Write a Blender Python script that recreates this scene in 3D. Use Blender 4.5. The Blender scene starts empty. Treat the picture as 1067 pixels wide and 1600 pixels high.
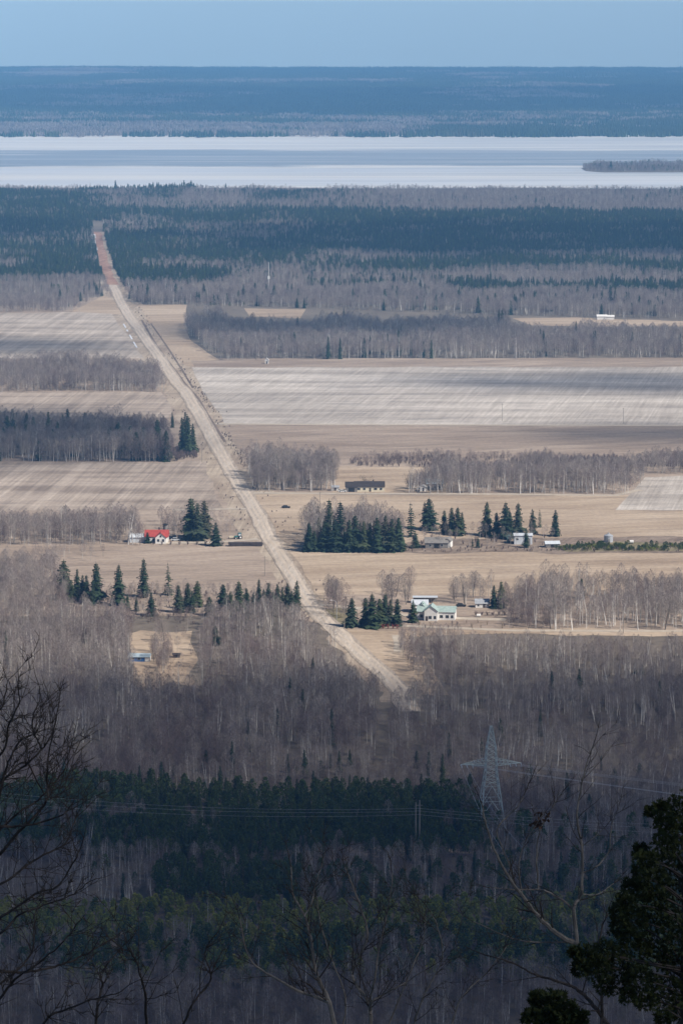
import bpy, math, random
import numpy as np
from mathutils import Vector, Matrix, Euler

SC = bpy.context.scene
COL = SC.collection
R = random.Random(7)
RN = np.random.RandomState(11)

# ------------------------------------------------------------------ camera
CAM_H, F, LEVEL = 250.0, 5000.0, 4.0            # metres above the plain, focal length in photo pixels, eye-level row
PITCH = math.atan((800 - LEVEL) / F)
cam = bpy.data.cameras.new('camera')
camo = bpy.data.objects.new('camera', cam)
COL.objects.link(camo)
camo.location = (0, 0, CAM_H)
camo.rotation_euler = (math.pi / 2 - PITCH, 0, 0)
cam.sensor_fit = 'VERTICAL'
cam.sensor_height = 36.0
cam.lens = 36.0 * F / 1600
cam.clip_start, cam.clip_end = 0.5, 90000
SC.camera = camo

# ------------------------------------------------------------------ sky, sun, exposure
SUN_EL, TO_SUN = math.radians(43), Vector((0.86, -0.51, 0)).normalized()
w = bpy.data.worlds.new('World'); SC.world = w; w.use_nodes = True
nt = w.node_tree
sky = nt.nodes.new('ShaderNodeTexSky'); sky.sky_type = 'NISHITA'; sky.sun_disc = False
sky.sun_elevation = SUN_EL
sky.sun_rotation = math.atan2(TO_SUN.x, TO_SUN.y)
sky.altitude = 300; sky.air_density = 0.48; sky.dust_density = 0.05; sky.ozone_density = 0.4
nt.links.new(sky.outputs[0], nt.nodes['Background'].inputs[0])
nt.nodes['Background'].inputs[1].default_value = 0.075
ts = Vector((TO_SUN.x * math.cos(SUN_EL), TO_SUN.y * math.cos(SUN_EL), math.sin(SUN_EL)))
sl = bpy.data.lights.new('sun', 'SUN'); sl.energy = 4.5; sl.angle = math.radians(0.53); sl.color = (1, 0.925, 0.83)
so = bpy.data.objects.new('sun', sl); COL.objects.link(so); so.location = (0, 0, 2000)
so.rotation_euler = ts.to_track_quat('Z', 'Y').to_euler()
vs = SC.view_settings
vs.view_transform = 'Standard'; vs.look = 'None'; vs.exposure = 0.5; vs.gamma = 1.0; vs.use_curve_mapping = False
cy = SC.cycles
cy.use_denoising = True
cy.max_bounces = 4; cy.diffuse_bounces = 2; cy.volume_bounces = 2; cy.transparent_max_bounces = 16
cy.volume_step_rate = 10
HAZE_DENSITY = 1.05e-4
HAZE_COLOR = (0.24, 0.56, 0.98)

# ------------------------------------------------------------------ projection helpers
CP, SP = math.cos(PITCH), math.sin(PITCH)
def gp(px, py, z=0.0):
    """the ground point that stands at a place of the photograph"""
    u, v = (px - 533.5) / F, (800 - py) / F
    d = (u, CP + v * SP, -SP + v * CP)
    t = (z - CAM_H) / d[2]
    return Vector((d[0] * t, d[1] * t, z))
def at_dist(px, py, D):
    u, v = (px - 533.5) / F, (800 - py) / F
    d = (u, CP + v * SP, -SP + v * CP)
    t = D / d[1]
    return Vector((d[0] * t, D, CAM_H + d[2] * t))
def to_px(X, Y, Z):
    dz = Z - CAM_H
    depth = Y * CP - dz * SP
    return 533.5 + F * X / depth, 800 - F * (Y * SP + dz * CP) / depth
def mpp(py):
    p = gp(533.5, py)
    return (p.y * CP + CAM_H * SP) / F
def in_poly(poly, x, y):
    x = np.asarray(x, float); y = np.asarray(y, float)
    ins = np.zeros(x.shape, bool)
    n = len(poly)
    for i in range(n):
        x1, y1 = poly[i]; x2, y2 = poly[(i + 1) % n]
        if y1 == y2: continue
        c = ((y1 > y) != (y2 > y)) & (x < (x2 - x1) * (y - y1) / (y2 - y1) + x1)
        ins ^= c
    return ins
_lat = np.random.RandomState(5).rand(256, 256)
def vnoise(x, y):
    x = np.asarray(x, float); y = np.asarray(y, float)
    xi = np.floor(x).astype(int); yi = np.floor(y).astype(int)
    fx, fy = x - xi, y - yi
    fx, fy = fx * fx * (3 - 2 * fx), fy * fy * (3 - 2 * fy)
    g = lambda a, b: _lat[a & 255, b & 255]
    return (g(xi, yi) * (1 - fx) + g(xi + 1, yi) * fx) * (1 - fy) + (g(xi, yi + 1) * (1 - fx) + g(xi + 1, yi + 1) * fx) * fy
def fnoise(x, y, o=4):
    s, a, t = 0, 1, 0
    for i in range(o):
        s = s + a * vnoise(x * 2 ** i + 17 * i, y * 2 ** i + 31 * i); t += a; a *= .5
    return s / t

# ------------------------------------------------------------------ object helpers
def tag(o, label=None, cat=None, group=None, kind=None):
    if label: o['label'] = label
    if cat: o['category'] = cat
    if group: o['group'] = group
    if kind: o['kind'] = kind
    return o
def empty(name, loc, rz=0, label=None, cat=None, group=None):
    o = bpy.data.objects.new(name, None); COL.objects.link(o)
    o.location = loc; o.rotation_euler = (0, 0, rz); o.empty_display_size = 1
    return tag(o, label, cat, group)
def obj(name, me, parent=None, loc=(0, 0, 0), link=True):
    o = bpy.data.objects.new(name, me)
    if link: COL.objects.link(o)
    o.location = loc
    if parent: o.parent = parent
    return o
class MB:
    def __init__(s): s.v, s.f, s.m = [], [], []
    def add(s, vs, fs, m=0):
        b = len(s.v); s.v.extend(vs); s.f.extend([tuple(i + b for i in f) for f in fs]); s.m.extend([m] * len(fs))
    def tri(s, a, b, c, m=0): s.add([a, b, c], [(0, 1, 2)], m)
    def box(s, x0, x1, y0, y1, z0, z1, m=0):
        s.add([(x0, y0, z0), (x1, y0, z0), (x1, y1, z0), (x0, y1, z0), (x0, y0, z1), (x1, y0, z1), (x1, y1, z1), (x0, y1, z1)],
              [(0, 3, 2, 1), (4, 5, 6, 7), (0, 1, 5, 4), (1, 2, 6, 5), (2, 3, 7, 6), (3, 0, 4, 7)], m)
    def tube(s, pts, rad, n=5, m=0, cap=True):
        pts = [Vector(p) for p in pts]; rings = []
        b = len(s.v)
        for i, p in enumerate(pts):
            t = (pts[min(i + 1, len(pts) - 1)] - pts[max(i - 1, 0)])
            if t.length < 1e-9: t = Vector((0, 0, 1))
            t.normalize()
            a = t.cross(Vector((0, 1, 0)) if abs(t.y) < .9 else Vector((1, 0, 0))).normalized(); c = t.cross(a)
            r = rad[i] if isinstance(rad, (list, tuple)) else rad
            for k in range(n):
                an = 2 * math.pi * k / n
                s.v.append(tuple(p + (a * math.cos(an) + c * math.sin(an)) * r))
        for i in range(len(pts) - 1):
            for k in range(n):
                s.f.append((b + i * n + k, b + i * n + (k + 1) % n, b + (i + 1) * n + (k + 1) % n, b + (i + 1) * n + k)); s.m.append(m)
        if cap:
            s.f.append(tuple(b + k for k in range(n))[::-1]); s.m.append(m)
            s.f.append(tuple(b + (len(pts) - 1) * n + k for k in range(n))); s.m.append(m)
    def mesh(s, name, mats):
        me = bpy.data.meshes.new(name)
        me.from_pydata([tuple(v) for v in s.v], [], s.f)
        for m in (mats if isinstance(mats, (list, tuple)) else [mats]): me.materials.append(m)
        me.polygons.foreach_set('material_index', s.m)
        me.update()
        return me
    def build(s, name, mats, parent=None, loc=(0, 0, 0)): return obj(name, s.mesh(name, mats), parent, loc)

# ------------------------------------------------------------------ materials
def mat(name, rough=0.9):
    m = bpy.data.materials.new(name); m.use_nodes = True
    b = m.node_tree.nodes['Principled BSDF']; b.inputs['Roughness'].default_value = rough
    b.inputs['Specular IOR Level'].default_value = 0.2
    return m, m.node_tree, b
def N(t, ty, **kw):
    n = t.nodes.new(ty)
    for k, v in kw.items(): setattr(n, k, v)
    return n
def mapped(t, scale, rot=0.0):
    tc = N(t, 'ShaderNodeTexCoord'); mp = N(t, 'ShaderNodeMapping'); mp2 = N(t, 'ShaderNodeMapping')
    mp.inputs['Rotation'].default_value = (0, 0, rot); mp2.inputs['Scale'].default_value = scale
    t.links.new(tc.outputs['Object'], mp.inputs[0]); t.links.new(mp.outputs[0], mp2.inputs[0])
    return mp2.outputs[0]
def noise(t, vec, scale=1.0, detail=4, rough=.55, dist=0.0):
    n = N(t, 'ShaderNodeTexNoise'); n.inputs['Scale'].default_value = scale; n.inputs['Detail'].default_value = detail
    n.inputs['Roughness'].default_value = rough; n.inputs['Distortion'].default_value = dist
    t.links.new(vec, n.inputs['Vector']); return n.outputs['Fac']
def ramp(t, fac, stops):
    r = N(t, 'ShaderNodeValToRGB'); e = r.color_ramp.elements
    while len(e) < len(stops): e.new(.5)
    for i, (p, c) in enumerate(stops): e[i].position = p; e[i].color = (*c, 1) if len(c) == 3 else c
    t.links.new(fac, r.inputs[0]); return r.outputs[0]
def mix(t, fac, a, b, mode='MIX'):
    m = N(t, 'ShaderNodeMix', data_type='RGBA', blend_type=mode)
    for s, v in ((m.inputs[0], fac), (m.inputs[6], a), (m.inputs[7], b)):
        if hasattr(v, 'links') or hasattr(v, 'is_linked'): t.links.new(v, s)
        elif isinstance(v, (int, float)): s.default_value = v
        else: s.default_value = (*v, 1)
    return m.outputs[2]
def m_plain(name, a, b=None, scale=1.0, rough=.85, stretch=(1, 1, 1), metal=0):
    m, t, bs = mat(name, rough)
    b = b or tuple(c * .75 for c in a)
    c = ramp(t, noise(t, mapped(t, stretch), scale, 5, .6), [(.3, b), (.7, a)])
    t.links.new(c, bs.inputs['Base Color']); bs.inputs['Metallic'].default_value = metal
    return m
def m_tree(name, cols, rough=.95, sheen=0):
    """one colour per tree, drawn between the given ones, with fine mottling"""
    m, t, bs = mat(name, rough)
    oi = N(t, 'ShaderNodeObjectInfo')
    n = len(cols)
    c = ramp(t, oi.outputs['Random'], [(i / (n - 1), cc) for i, cc in enumerate(cols)])
    mo = ramp(t, noise(t, mapped(t, (1, 1, 1)), 1.3, 3), [(.3, (.65, .65, .65)), (.7, (1.25, 1.25, 1.25))])
    t.links.new(mix(t, 1.0, c, mo, 'MULTIPLY'), bs.inputs['Base Color'])
    return m
def m_field(name, c1, c2, c3, across=8, along=160, ang=0.0, dark=(.2, .17, .14), dk=.3, patch=(140, 50), pw=.5):
    m, t, bs = mat(name, .95)
    s1 = noise(t, mapped(t, (1 / across, 1 / along, 1), ang), 1, 5, .6, .5)
    s5 = noise(t, mapped(t, (1 / 1.1, 1 / 70, 1), ang * 1.1), 1, 3, .6)
    s2 = noise(t, mapped(t, (1 / patch[0], 1 / patch[1], 1), .02), 1, 5, .6)
    s3 = noise(t, mapped(t, (1 / 45, 1 / 8, 1), -.03), 1, 6, .65)
    s4 = noise(t, mapped(t, (1 / 2.2, 1 / 3, 1)), 1, 3, .6)
    a = ramp(t, s1, [(.36, c1), (.52, c2), (.68, c3)])
    b = ramp(t, s2, [(.38, c1), (.62, c3)])
    c = mix(t, pw, a, b)
    f = N(t, 'ShaderNodeMath', operation='MULTIPLY'); f.inputs[1].default_value = dk
    t.links.new(ramp(t, s3, [(.52, (0, 0, 0)), (.72, (1, 1, 1))]), f.inputs[0])
    c = mix(t, f.outputs[0], c, dark)
    c = mix(t, 1.0, c, ramp(t, s4, [(.3, (.86, .86, .86)), (.7, (1.1, 1.1, 1.1))]), 'MULTIPLY')
    c = mix(t, 1.0, c, ramp(t, s5, [(.35, (.84, .83, .82)), (.65, (1.1, 1.1, 1.1))]), 'MULTIPLY')
    t.links.new(c, bs.inputs['Base Color'])
    return m

M = {}
M['bark_pale'] = m_tree('pale bark', [(.62, .59, .55), (.40, .37, .34), (.52, .49, .45), (.30, .27, .25)])
M['bark_birch'] = m_tree('birch bark', [(.78, .75, .70), (.62, .60, .56), (.74, .71, .67)])
M['bark_dark'] = m_plain('dark bark', (.10, .085, .07), (.05, .04, .035), 3)
M['bark_grey'] = m_plain('grey bark', (.25, .225, .195), (.12, .105, .09), 9)
M['bark_near'] = m_plain('wet dark bark', (.075, .062, .055), (.03, .025, .022), 14)
M['twig'] = m_tree('bare twigs', [(.30, .25, .23), (.20, .168, .16), (.38, .335, .30), (.23, .185, .18), (.34, .30, .26)])
M['twig_red'] = m_tree('purplish twigs', [(.20, .15, .145), (.15, .12, .12), (.26, .195, .18)])
M['twig_tan'] = m_tree('tan twigs', [(.30, .24, .17), (.26, .21, .15)])
M['spruce'] = m_tree('spruce needles', [(.026, .046, .024), (.040, .062, .030), (.022, .040, .024), (.060, .078, .034), (.032, .056, .032), (.062, .066, .040)])
M['pine'] = m_tree('pine needles', [(.078, .118, .034), (.060, .100, .036), (.105, .138, .036)])
M['pine_yellow'] = m_tree('yellowish pine needles', [(.27, .30, .06), (.20, .25, .055), (.33, .33, .07)])
M['red_twig'] = m_tree('red twigs', [(.30, .05, .045), (.2, .04, .04)])
M['cedar'] = m_plain('cedar foliage', (.05, .062, .018), (.018, .026, .009), 2.6)
M['dead_leaf'] = m_plain('dead leaves', (.10, .055, .035), (.05, .03, .02), 20)

# ------------------------------------------------------------------ clouds overhead (they throw the shade on the land)
m, t, b = mat('cloud white', 1.0); b.inputs['Base Color'].default_value = (.86, .87, .88, 1); b.inputs['Specular IOR Level'].default_value = 0
t.links.new(ramp(t, noise(t, mapped(t, (.004, .004, .008)), 1, 4), [(.3, (.78, .79, .81)), (.7, (.9, .9, .9))]), b.inputs['Base Color'])
tb = N(t, 'ShaderNodeBsdfTransparent'); mx = N(t, 'ShaderNodeMixShader'); mx.inputs[0].default_value = .41
t.links.new(tb.outputs[0], mx.inputs[1]); t.links.new(b.outputs[0], mx.inputs[2]); t.links.new(mx.outputs[0], t.nodes['Material Output'].inputs[0])
M['cloud'] = m
def cloud(cx, cy_, rx, ry, alt, seed, thick=.22, amp=.55):
    """a flat-based cumulus whose shade falls on the ground at cx, cy_"""
    rr = random.Random(seed)
    off = alt / math.tan(SUN_EL)
    c = Vector((cx + TO_SUN.x * off, cy_ + TO_SUN.y * off, alt))
    nu, nv = 64, 20
    v, f = [], []
    ph = rr.random() * 50
    for j in range(nv + 1):
        el = math.pi * (j / nv - .5)
        for i in range(nu):
            an = 2 * math.pi * i / nu
            k = 1 + amp * (float(fnoise(ph + 3 * math.cos(an) + 5, ph + 3 * math.sin(an) + 2 * el, 4)) - .5)
            k *= 1 + .33 * amp * math.sin(an * 9 + seed) * math.cos(el)
            z = math.sin(el) * (1 if el > 0 else .35) * min(rx, ry) * thick * 2 * k
            v.append((rx * k * math.cos(el) * math.cos(an), ry * k * math.cos(el) * math.sin(an), z))
    for j in range(nv):
        for i in range(nu):
            f.append((j * nu + i, j * nu + (i + 1) % nu, (j + 1) * nu + (i + 1) % nu, (j + 1) * nu + i))
    me = bpy.data.meshes.new('cloud'); me.from_pydata(v, [], f); me.materials.append(M['cloud']); me.update()
    tag(obj('cloud', me, loc=c), 'white cumulus cloud drifting high over the plain', None, None, 'structure')
def cloud_px(x0, x1, y0, y1, alt, seed):
    a, b_ = gp((x0 + x1) / 2, y0), gp((x0 + x1) / 2, y1)
    cyy = (a.y + b_.y) / 2
    cloud((a.x + b_.x) / 2, cyy, (x1 - x0) / 2 * cyy / F, (a.y - b_.y) / 2, alt, seed)
cloud(60, 0, 3200, 1150, 4600, 1, .1, .10)
cloud(160, -40, 3000, 1050, 4300, 2, .1, .12)                         # second unseen layer, added to deepen the shade over the hill and near woods
cloud_px(-320, 272, 643, 728, 4600, 3) # the wood beyond the second field
cloud_px(640, 1500, 584, 612, 4600, 4) # streak over the pale field
cloud_px(300, 1300, 352, 402, 4600, 5)
cloud_px(-500, 120, 345, 385, 4600, 6)
cloud_px(-300, 205, 530, 552, 4600, 7)
cloud_px(255, 760, 500, 536, 4600, 8)
cloud_px(840, 1500, 664, 692, 4600, 9)
cloud_px(-900, 1900, 140, 178, 4600, 10) # ------------------------------------------------------------------ terrain
m, t, b = mat('plain floor', 1.0)
c = ramp(t, noise(t, mapped(t, (1 / 90, 1 / 90, 1)), 1, 8, .62), [(.32, (.10, .085, .07)), (.5, (.17, .145, .12)), (.7, (.26, .22, .17))])
c = mix(t, .5, c, ramp(t, noise(t, mapped(t, (1 / 5, 1 / 5, 1)), 1, 5, .6), [(.3, (.09, .075, .06)), (.7, (.24, .2, .16))]))
t.links.new(c, b.inputs['Base Color']); M['floor'] = m
YE = gp(533.5, 108.5).y
g = MB(); g.add([(-9000, -3000, 0), (9000, -3000, 0), (9000, YE, 0), (-9000, YE, 0), (9000, YE + 200, -3), (-9000, YE + 200, -3)], [(0, 1, 2, 3), (3, 2, 4, 5)])
tag(g.build('ground', M['floor']), 'flat brown plain reaching to the horizon', None, None, 'structure')
# the hill the photograph is taken from
def hill_z(x, y):
    r = math.hypot(x * .55, max(y, 0) if y > 0 else 0)
    z = 247.5 * max(0, 1 - r / 640) ** 1.15
    if r > 4: z = min(z, 247.5 - min(r - 4, 22) * 1.25 - max(0, r - 26) * .33)
    return z
hv, hf = [], []
ys = [-700, -300, -60, 0, 4, 9, 15, 22, 30, 45, 70, 110, 170, 240, 320, 420, 520, 600, 660]
xs = [-1300, -1000, -700, -420, -240, -130, -70, -35, -15, 0, 15, 35, 70, 130, 240, 420, 700, 1000, 1300]
for y in ys:
    for x in xs:
        z = hill_z(x, y)
        if z > 5: z += 3 * (float(vnoise(x / 25 + 50, y / 25 + 50)) - .5)
        hv.append((x, y, z if z > .01 else -.5))
nx = len(xs)
for j in range(len(ys) - 1):
    for i in range(nx - 1): hf.append((j * nx + i, j * nx + i + 1, (j + 1) * nx + i + 1, (j + 1) * nx + i))
me = bpy.data.meshes.new('hill'); me.from_pydata(hv, [], hf)
me.materials.append(m_plain('hill slope', (.16, .135, .11), (.07, .06, .05), .2)); me.update()
tag(obj('hill', me), 'steep rocky hillside under the viewpoint', None, None, 'structure')
# far rise on the left horizon
def rise(X):
    X = np.asarray(X, float)
    return 11 * np.clip(1 - np.abs((X + 950) / 560), 0, 1) ** .6 + 3 * np.clip(1 - np.abs((X - 100) / 500), 0, 1)
fr = MB(); pts = [(-2000 + i * 60, float(rise(-2000 + i * 60)) + 1.2 * float(vnoise(i * .6, 3.3))) for i in range(55)]
for i in range(54):
    (x0, h0), (x1, h1) = pts[i], pts[i + 1]
    fr.add([(x0, YE - 1300, -1), (x1, YE - 1300, -1), (x1, YE - 500, h1), (x0, YE - 500, h0), (x1, YE - 20, -1), (x0, YE - 20, -1)], [(0, 1, 2, 3), (3, 2, 4, 5)])
tag(fr.build('low_hill', M['floor']), 'low wooded rise along the horizon on the left', None, None, 'structure')
def far_z(X, Y):
    return rise(X) * np.clip((Y - YE + 1300) / 800, 0, 1) * np.clip((YE - 20 - Y) / 480, 0, 1)

# lake: snow, bare ice and wet ice lying in bands
m, t, b = mat('lake ice', .45)
geo = mapped(t, (1, 1, 1))
sep = N(t, 'ShaderNodeSeparateXYZ'); t.links.new(geo, sep.inputs[0])
nz = noise(t, mapped(t, (1 / 500, 1 / 150, 1)), 1, 6, .6)
ad = N(t, 'ShaderNodeMath', operation='MULTIPLY_ADD'); t.links.new(nz, ad.inputs[0]); ad.inputs[1].default_value = 380; t.links.new(sep.outputs[1], ad.inputs[2])
sb = N(t, 'ShaderNodeMath', operation='SUBTRACT'); t.links.new(ad.outputs[0], sb.inputs[0]); sb.inputs[1].default_value = 190
mr = N(t, 'ShaderNodeMapRange'); t.links.new(sb.outputs[0], mr.inputs[0]); LK0, LK1 = gp(533, 296).y, gp(533, 210).y; mr.inputs[1].default_value = LK0; mr.inputs[2].default_value = LK1
snow, ice = (.76, .735, .68), (.27, .31, .35)
def yd(py): return (gp(533, py).y - LK0) / (LK1 - LK0)
band = ramp(t, mr.outputs[0], [(0, snow), (max(0, yd(286)), (.66, .68, .70)), (yd(275), snow), (yd(265), (.62, .65, .68)), (yd(262), snow), (yd(259), ice), (yd(237), ice), (yd(234), snow), (1, snow)])
st = ramp(t, noise(t, mapped(t, (1 / 900, 1 / 50, 1), .01), 1, 5, .6), [(.44, (0, 0, 0)), (.56, (1, 1, 1))])
xr = N(t, 'ShaderNodeMapRange'); t.links.new(sep.outputs[0], xr.inputs[0]); xr.inputs[1].default_value = -300; xr.inputs[2].default_value = 500; xr.inputs[3].default_value = .3; xr.inputs[4].default_value = .75
f1 = N(t, 'ShaderNodeMath', operation='MULTIPLY'); t.links.new(st, f1.inputs[0]); t.links.new(xr.outputs[0], f1.inputs[1])
c = mix(t, f1.outputs[0], band, (.42, .455, .48))
st2 = ramp(t, noise(t, mapped(t, (1 / 700, 1 / 32, 1), -.01), 1, 4, .6), [(.58, (0, 0, 0)), (.66, (1, 1, 1))])
f2 = N(t, 'ShaderNodeMath', operation='MULTIPLY'); t.links.new(st2, f2.inputs[0]); f2.inputs[1].default_value = .4
t.links.new(mix(t, f2.outputs[0], c, snow), b.inputs['Base Color']); M['ice'] = m
lk = MB(); y0, y1 = gp(533, 294.5).y, gp(533, 212.5).y
n = 120; vv = []
for i in range(n + 1):
    x = -3500 + 7000 * i / n
    vv.append((x, y0 + 40 * (float(fnoise(x / 120, 2.2)) - .5) + (-50 if x > 250 else 0) * min(1, (x - 250) / 500), .5))
for i in range(n + 1):
    x = -3500 + 7000 * i / n
    vv.append((x, y1 + 120 * (float(fnoise(x / 300, 7.2)) - .5) + 30, .5))
lk.add(vv, [(i, i + 1, n + 2 + i, n + 1 + i) for i in range(n)])
tag(lk.build('frozen_lake', M['ice']), 'frozen lake with bands of snow and grey ice', None, None, 'structure')

# ------------------------------------------------------------------ fields, verges, road
def sheet(name, poly, material, z, label, jag=3.0, step=14):
    pts = []
    for i in range(len(poly)):
        a, b_ = Vector(poly[i]), Vector(poly[(i + 1) % len(poly)])
        k = max(1, int((b_ - a).length / step))
        for j in range(k):
            p = a.lerp(b_, j / k)
            q = gp(p.x, p.y, z)
            nn = jag * 2 * (float(fnoise(q.x / 25 + 9, q.y / 25 + 4, 3)) - .5)
            q.x += nn; q.y += 3 * nn
            pts.append(q)
    import mathutils.geometry as mg
    tris = mg.tessellate_polygon([pts])
    mb = MB(); mb.add([tuple(p) for p in pts], [tuple(t_) for t_ in tris])
    me = mb.mesh(name, material)
    for p in me.polygons:
        if p.normal.z < 0: p.flip()
    me.update()
    return tag(obj(name, me), label, None, None, 'structure')
pale = m_field('bleached stubble', (.34, .30, .26), (.48, .43, .38), (.64, .585, .52), 4, 120, .17, (.20, .185, .18), .6, (230, 30), .68)
stripe = m_field('striped stubble', (.22, .175, .14), (.38, .31, .25), (.56, .475, .395), 5.5, 300, .085, (.19, .155, .135), .5, (150, 22))
stripe2 = m_field('grey striped stubble', (.28, .235, .195), (.43, .37, .31), (.60, .53, .455), 6, 260, .07, (.18, .155, .14), .55, (150, 30))
tan = m_field('dry tan grass', (.33, .25, .18), (.45, .35, .255), (.54, .44, .335), 12, 120, 1.3, (.20, .155, .12), .5)
tan2 = m_field('dull tan grass', (.26, .20, .155), (.36, .285, .225), (.46, .375, .30), 12, 100, 1.2, (.16, .125, .105), .6)
verge = m_field('dry verge grass', (.30, .235, .18), (.41, .335, .26), (.52, .44, .345), 3, 120, .05, (.17, .125, .09), .65, (26, 60), .6)
debris = m_field('ploughed debris', (.15, .11, .085), (.24, .185, .145), (.36, .29, .23), 5, 12, .3, (.09, .07, .055), .6, (25, 10))
green = m_field('greenish grass', (.17, .15, .08), (.22, .19, .11), (.30, .25, .17), 3, 12, .3, (.12, .11, .05), .3, (20, 10))

ROAD = [(152, 362, 5), (158, 390, 6), (166, 420, 7), (177, 445, 7.5), (194, 480, 8), (221, 520, 8.5), (249, 558, 9.5), (264, 580, 10), (277, 598, 10), (292, 615, 10.5), (319, 660, 11), (346, 710, 11.5), (377, 760, 12), (406, 810, 12.5), (421, 840, 12.5), (451, 890, 13), (482, 940, 14), (503, 965, 15), (525, 985, 15), (547, 1005, 15), (568, 1025, 15.5), (597, 1050, 16), (624, 1078, 16.5), (634, 1100, 16), (640, 1112, 15)]
def road_x(py):
    ys_ = [r[1] for r in ROAD]; return np.interp(py, ys_, [r[0] for r in ROAD])
def road_w(py): return 1.0 * np.interp(py, [r[1] for r in ROAD], [r[2] for r in ROAD])
def smooth(pts, k=6):
    out = []
    P = [np.array(p, float) for p in pts]; P = [2 * P[0] - P[1]] + P + [2 * P[-1] - P[-2]]
    for i in range(1, len(P) - 2):
        for j in range(k):
            s = j / k; a, b_, c_, d = P[i - 1:i + 3]
            out.append(.5 * ((2 * b_) + (-a + c_) * s + (2 * a - 5 * b_ + 4 * c_ - d) * s * s + (-a + 3 * b_ - 3 * c_ + d) * s ** 3))
    out.append(P[-2]); return out
SR = smooth([(x, y, w_ * 1.12) for x, y, w_ in ROAD])
def strip(name, pts, material, z, label, crown=.0, jag=0.0, cuts=(-1, 1)):
    mb = MB(); v = []
    for (x, y, hw) in pts:
        for c_ in cuts:
            q = gp(x + c_ * hw, y, z)
            q.z = z + crown * (1 - c_ * c_)
            q.x += jag * (float(fnoise(q.x / 9 + 3 * c_, q.y / 18, 3)) - .5) * 2
            v.append(tuple(q))
    n_ = len(cuts)
    mb.add(v, [(i * n_ + k, i * n_ + k + 1, (i + 1) * n_ + k + 1, (i + 1) * n_ + k) for i in range(len(pts) - 1) for k in range(n_ - 1)])
    me = mb.mesh(name, material)
    for p in me.polygons:
        if p.normal.z < 0: p.flip()
    me.update()
    return tag(obj(name, me), label, None, None, 'structure')
sheet('grassland', [(-100, 481), (180, 462), (215, 476), (290, 476), (300, 560), (1160, 559), (1160, 990), (610, 992), (640, 1090), (585, 1080), (500, 975), (440, 962), (-100, 962)], tan2, .02, 'dry grassland underlying the farm fields on the plain', 1)
# cleared road allowance
strip('road_verge', [(x + 3, y, hw * (3.0 if 440 < y < 960 else 1.5) + 4) for x, y, hw in SR if y < 1100], verge, .03, 'dry grass strips along both sides of the gravel road', 0, 5)
S_FIELDS = [
 ('field', [(-90, 489), (150, 488), (168, 478), (215, 545), (228, 559), (-90, 560)], stripe2, 'pale stubble field left of the road, farthest of the left fields'),
 ('field', [(112, 487), (165, 461), (186, 470), (200, 492), (150, 489)], tan, 'small wedge of dry grass where the road leaves the far woods'),
 ('field', [(-90, 612), (255, 612), (270, 632), (272, 652), (-90, 654)], stripe, 'narrow striped field between the two dark woods left of the road'),
 ('field', [(-90, 722), (320, 722), (338, 770), (350, 796), (-90, 800)], stripe, 'striped stubble field above the red roofed house'),
 ('field', [(200, 796), (352, 796), (372, 830), (392, 851), (195, 853)], tan2, 'dull grass yard round the red roofed house'),
 ('field', [(-90, 853), (398, 853), (418, 880), (440, 925), (430, 960), (-90, 960)], tan2, 'dull tan field below the red roofed house'),
 ('field', [(203, 990), (222, 984), (262, 988), (300, 986), (296, 1004), (312, 1030), (296, 1052), (306, 1078), (262, 1066), (240, 1082), (212, 1072), (206, 1040)], tan, 'small tan clearing with the blue shed'),
 ('field', [(214, 477), (292, 476), (286, 508), (300, 532), (352, 570), (290, 573), (244, 520)], tan, 'grass wedge between the road and the right hand wood'),
 ('field', [(380, 482), (478, 483), (470, 497), (390, 495)], tan, 'small pale clearing among the grey woods'),
 ('field', [(800, 497), (900, 496), (1150, 505), (1150, 510), (960, 511), (830, 509)], tan, 'narrow tan clearing with white farm sheds'),
 ('field', [(300, 563), (560, 561), (1150, 559), (1150, 575), (305, 574)], tan2, 'grass headland along the front of the right hand wood'),
 ('field', [(300, 574), (1150, 573), (1150, 665), (352, 663), (318, 612)], pale, 'large bleached field right of the road'),
 ('field', [(352, 664), (1150, 666), (1150, 740), (560, 735), (405, 730), (372, 700)], tan2, 'brownish field below the bleached field'),
 ('field', [(520, 728), (700, 728), (700, 770), (520, 770)], tan, 'farmyard grass round the long brown roofed bungalow'),
 ('field', [(402, 772), (980, 774), (1150, 795), (1150, 840), (452, 862)], tan, 'warm tan field with the row of tall spruces'),
 ('field', [(962, 796), (1008, 745), (1150, 741), (1150, 798)], pale, 'pale ploughed corner field at the right edge'),
 ('field', [(600, 856), (640, 846), (720, 842), (1150, 838), (1150, 863), (600, 862)], debris, 'strip of brown debris and brush by the grain bin'),
 ('field', [(452, 862.5), (1150, 863.5), (1150, 935), (800, 935), (500, 935)], tan, 'open tan field behind the green roofed house'),
 ('field', [(505, 930), (800, 933), (800, 984), (540, 984)], tan2, 'grass yard round the green roofed house'),
 ('field', [(536, 984), (1150, 982), (1150, 992), (640, 993), (700, 1088), (640, 1085)], tan, 'triangle of tan grass beside the road bend'),
 ('lawn', [(505, 952), (545, 950), (545, 975), (522, 976)], green, 'small green lawn by the street lamp'),
 ('lawn', [(880, 852), (960, 846), (1070, 850), (1070, 861), (885, 861)], green, 'patch of green brush ground right of the grain bin'),
 ('field', [(466, 1328), (560, 1322), (700, 1326), (735, 1336), (600, 1344), (480, 1342)], tan, 'pale cleared ground under the wooden poles'),
]
for i, (nm, poly, mt, lb) in enumerate(S_FIELDS): sheet(nm, poly, mt, .04 + .004 * i, lb, 1.2 if nm == 'lawn' else 2.5)

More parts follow.
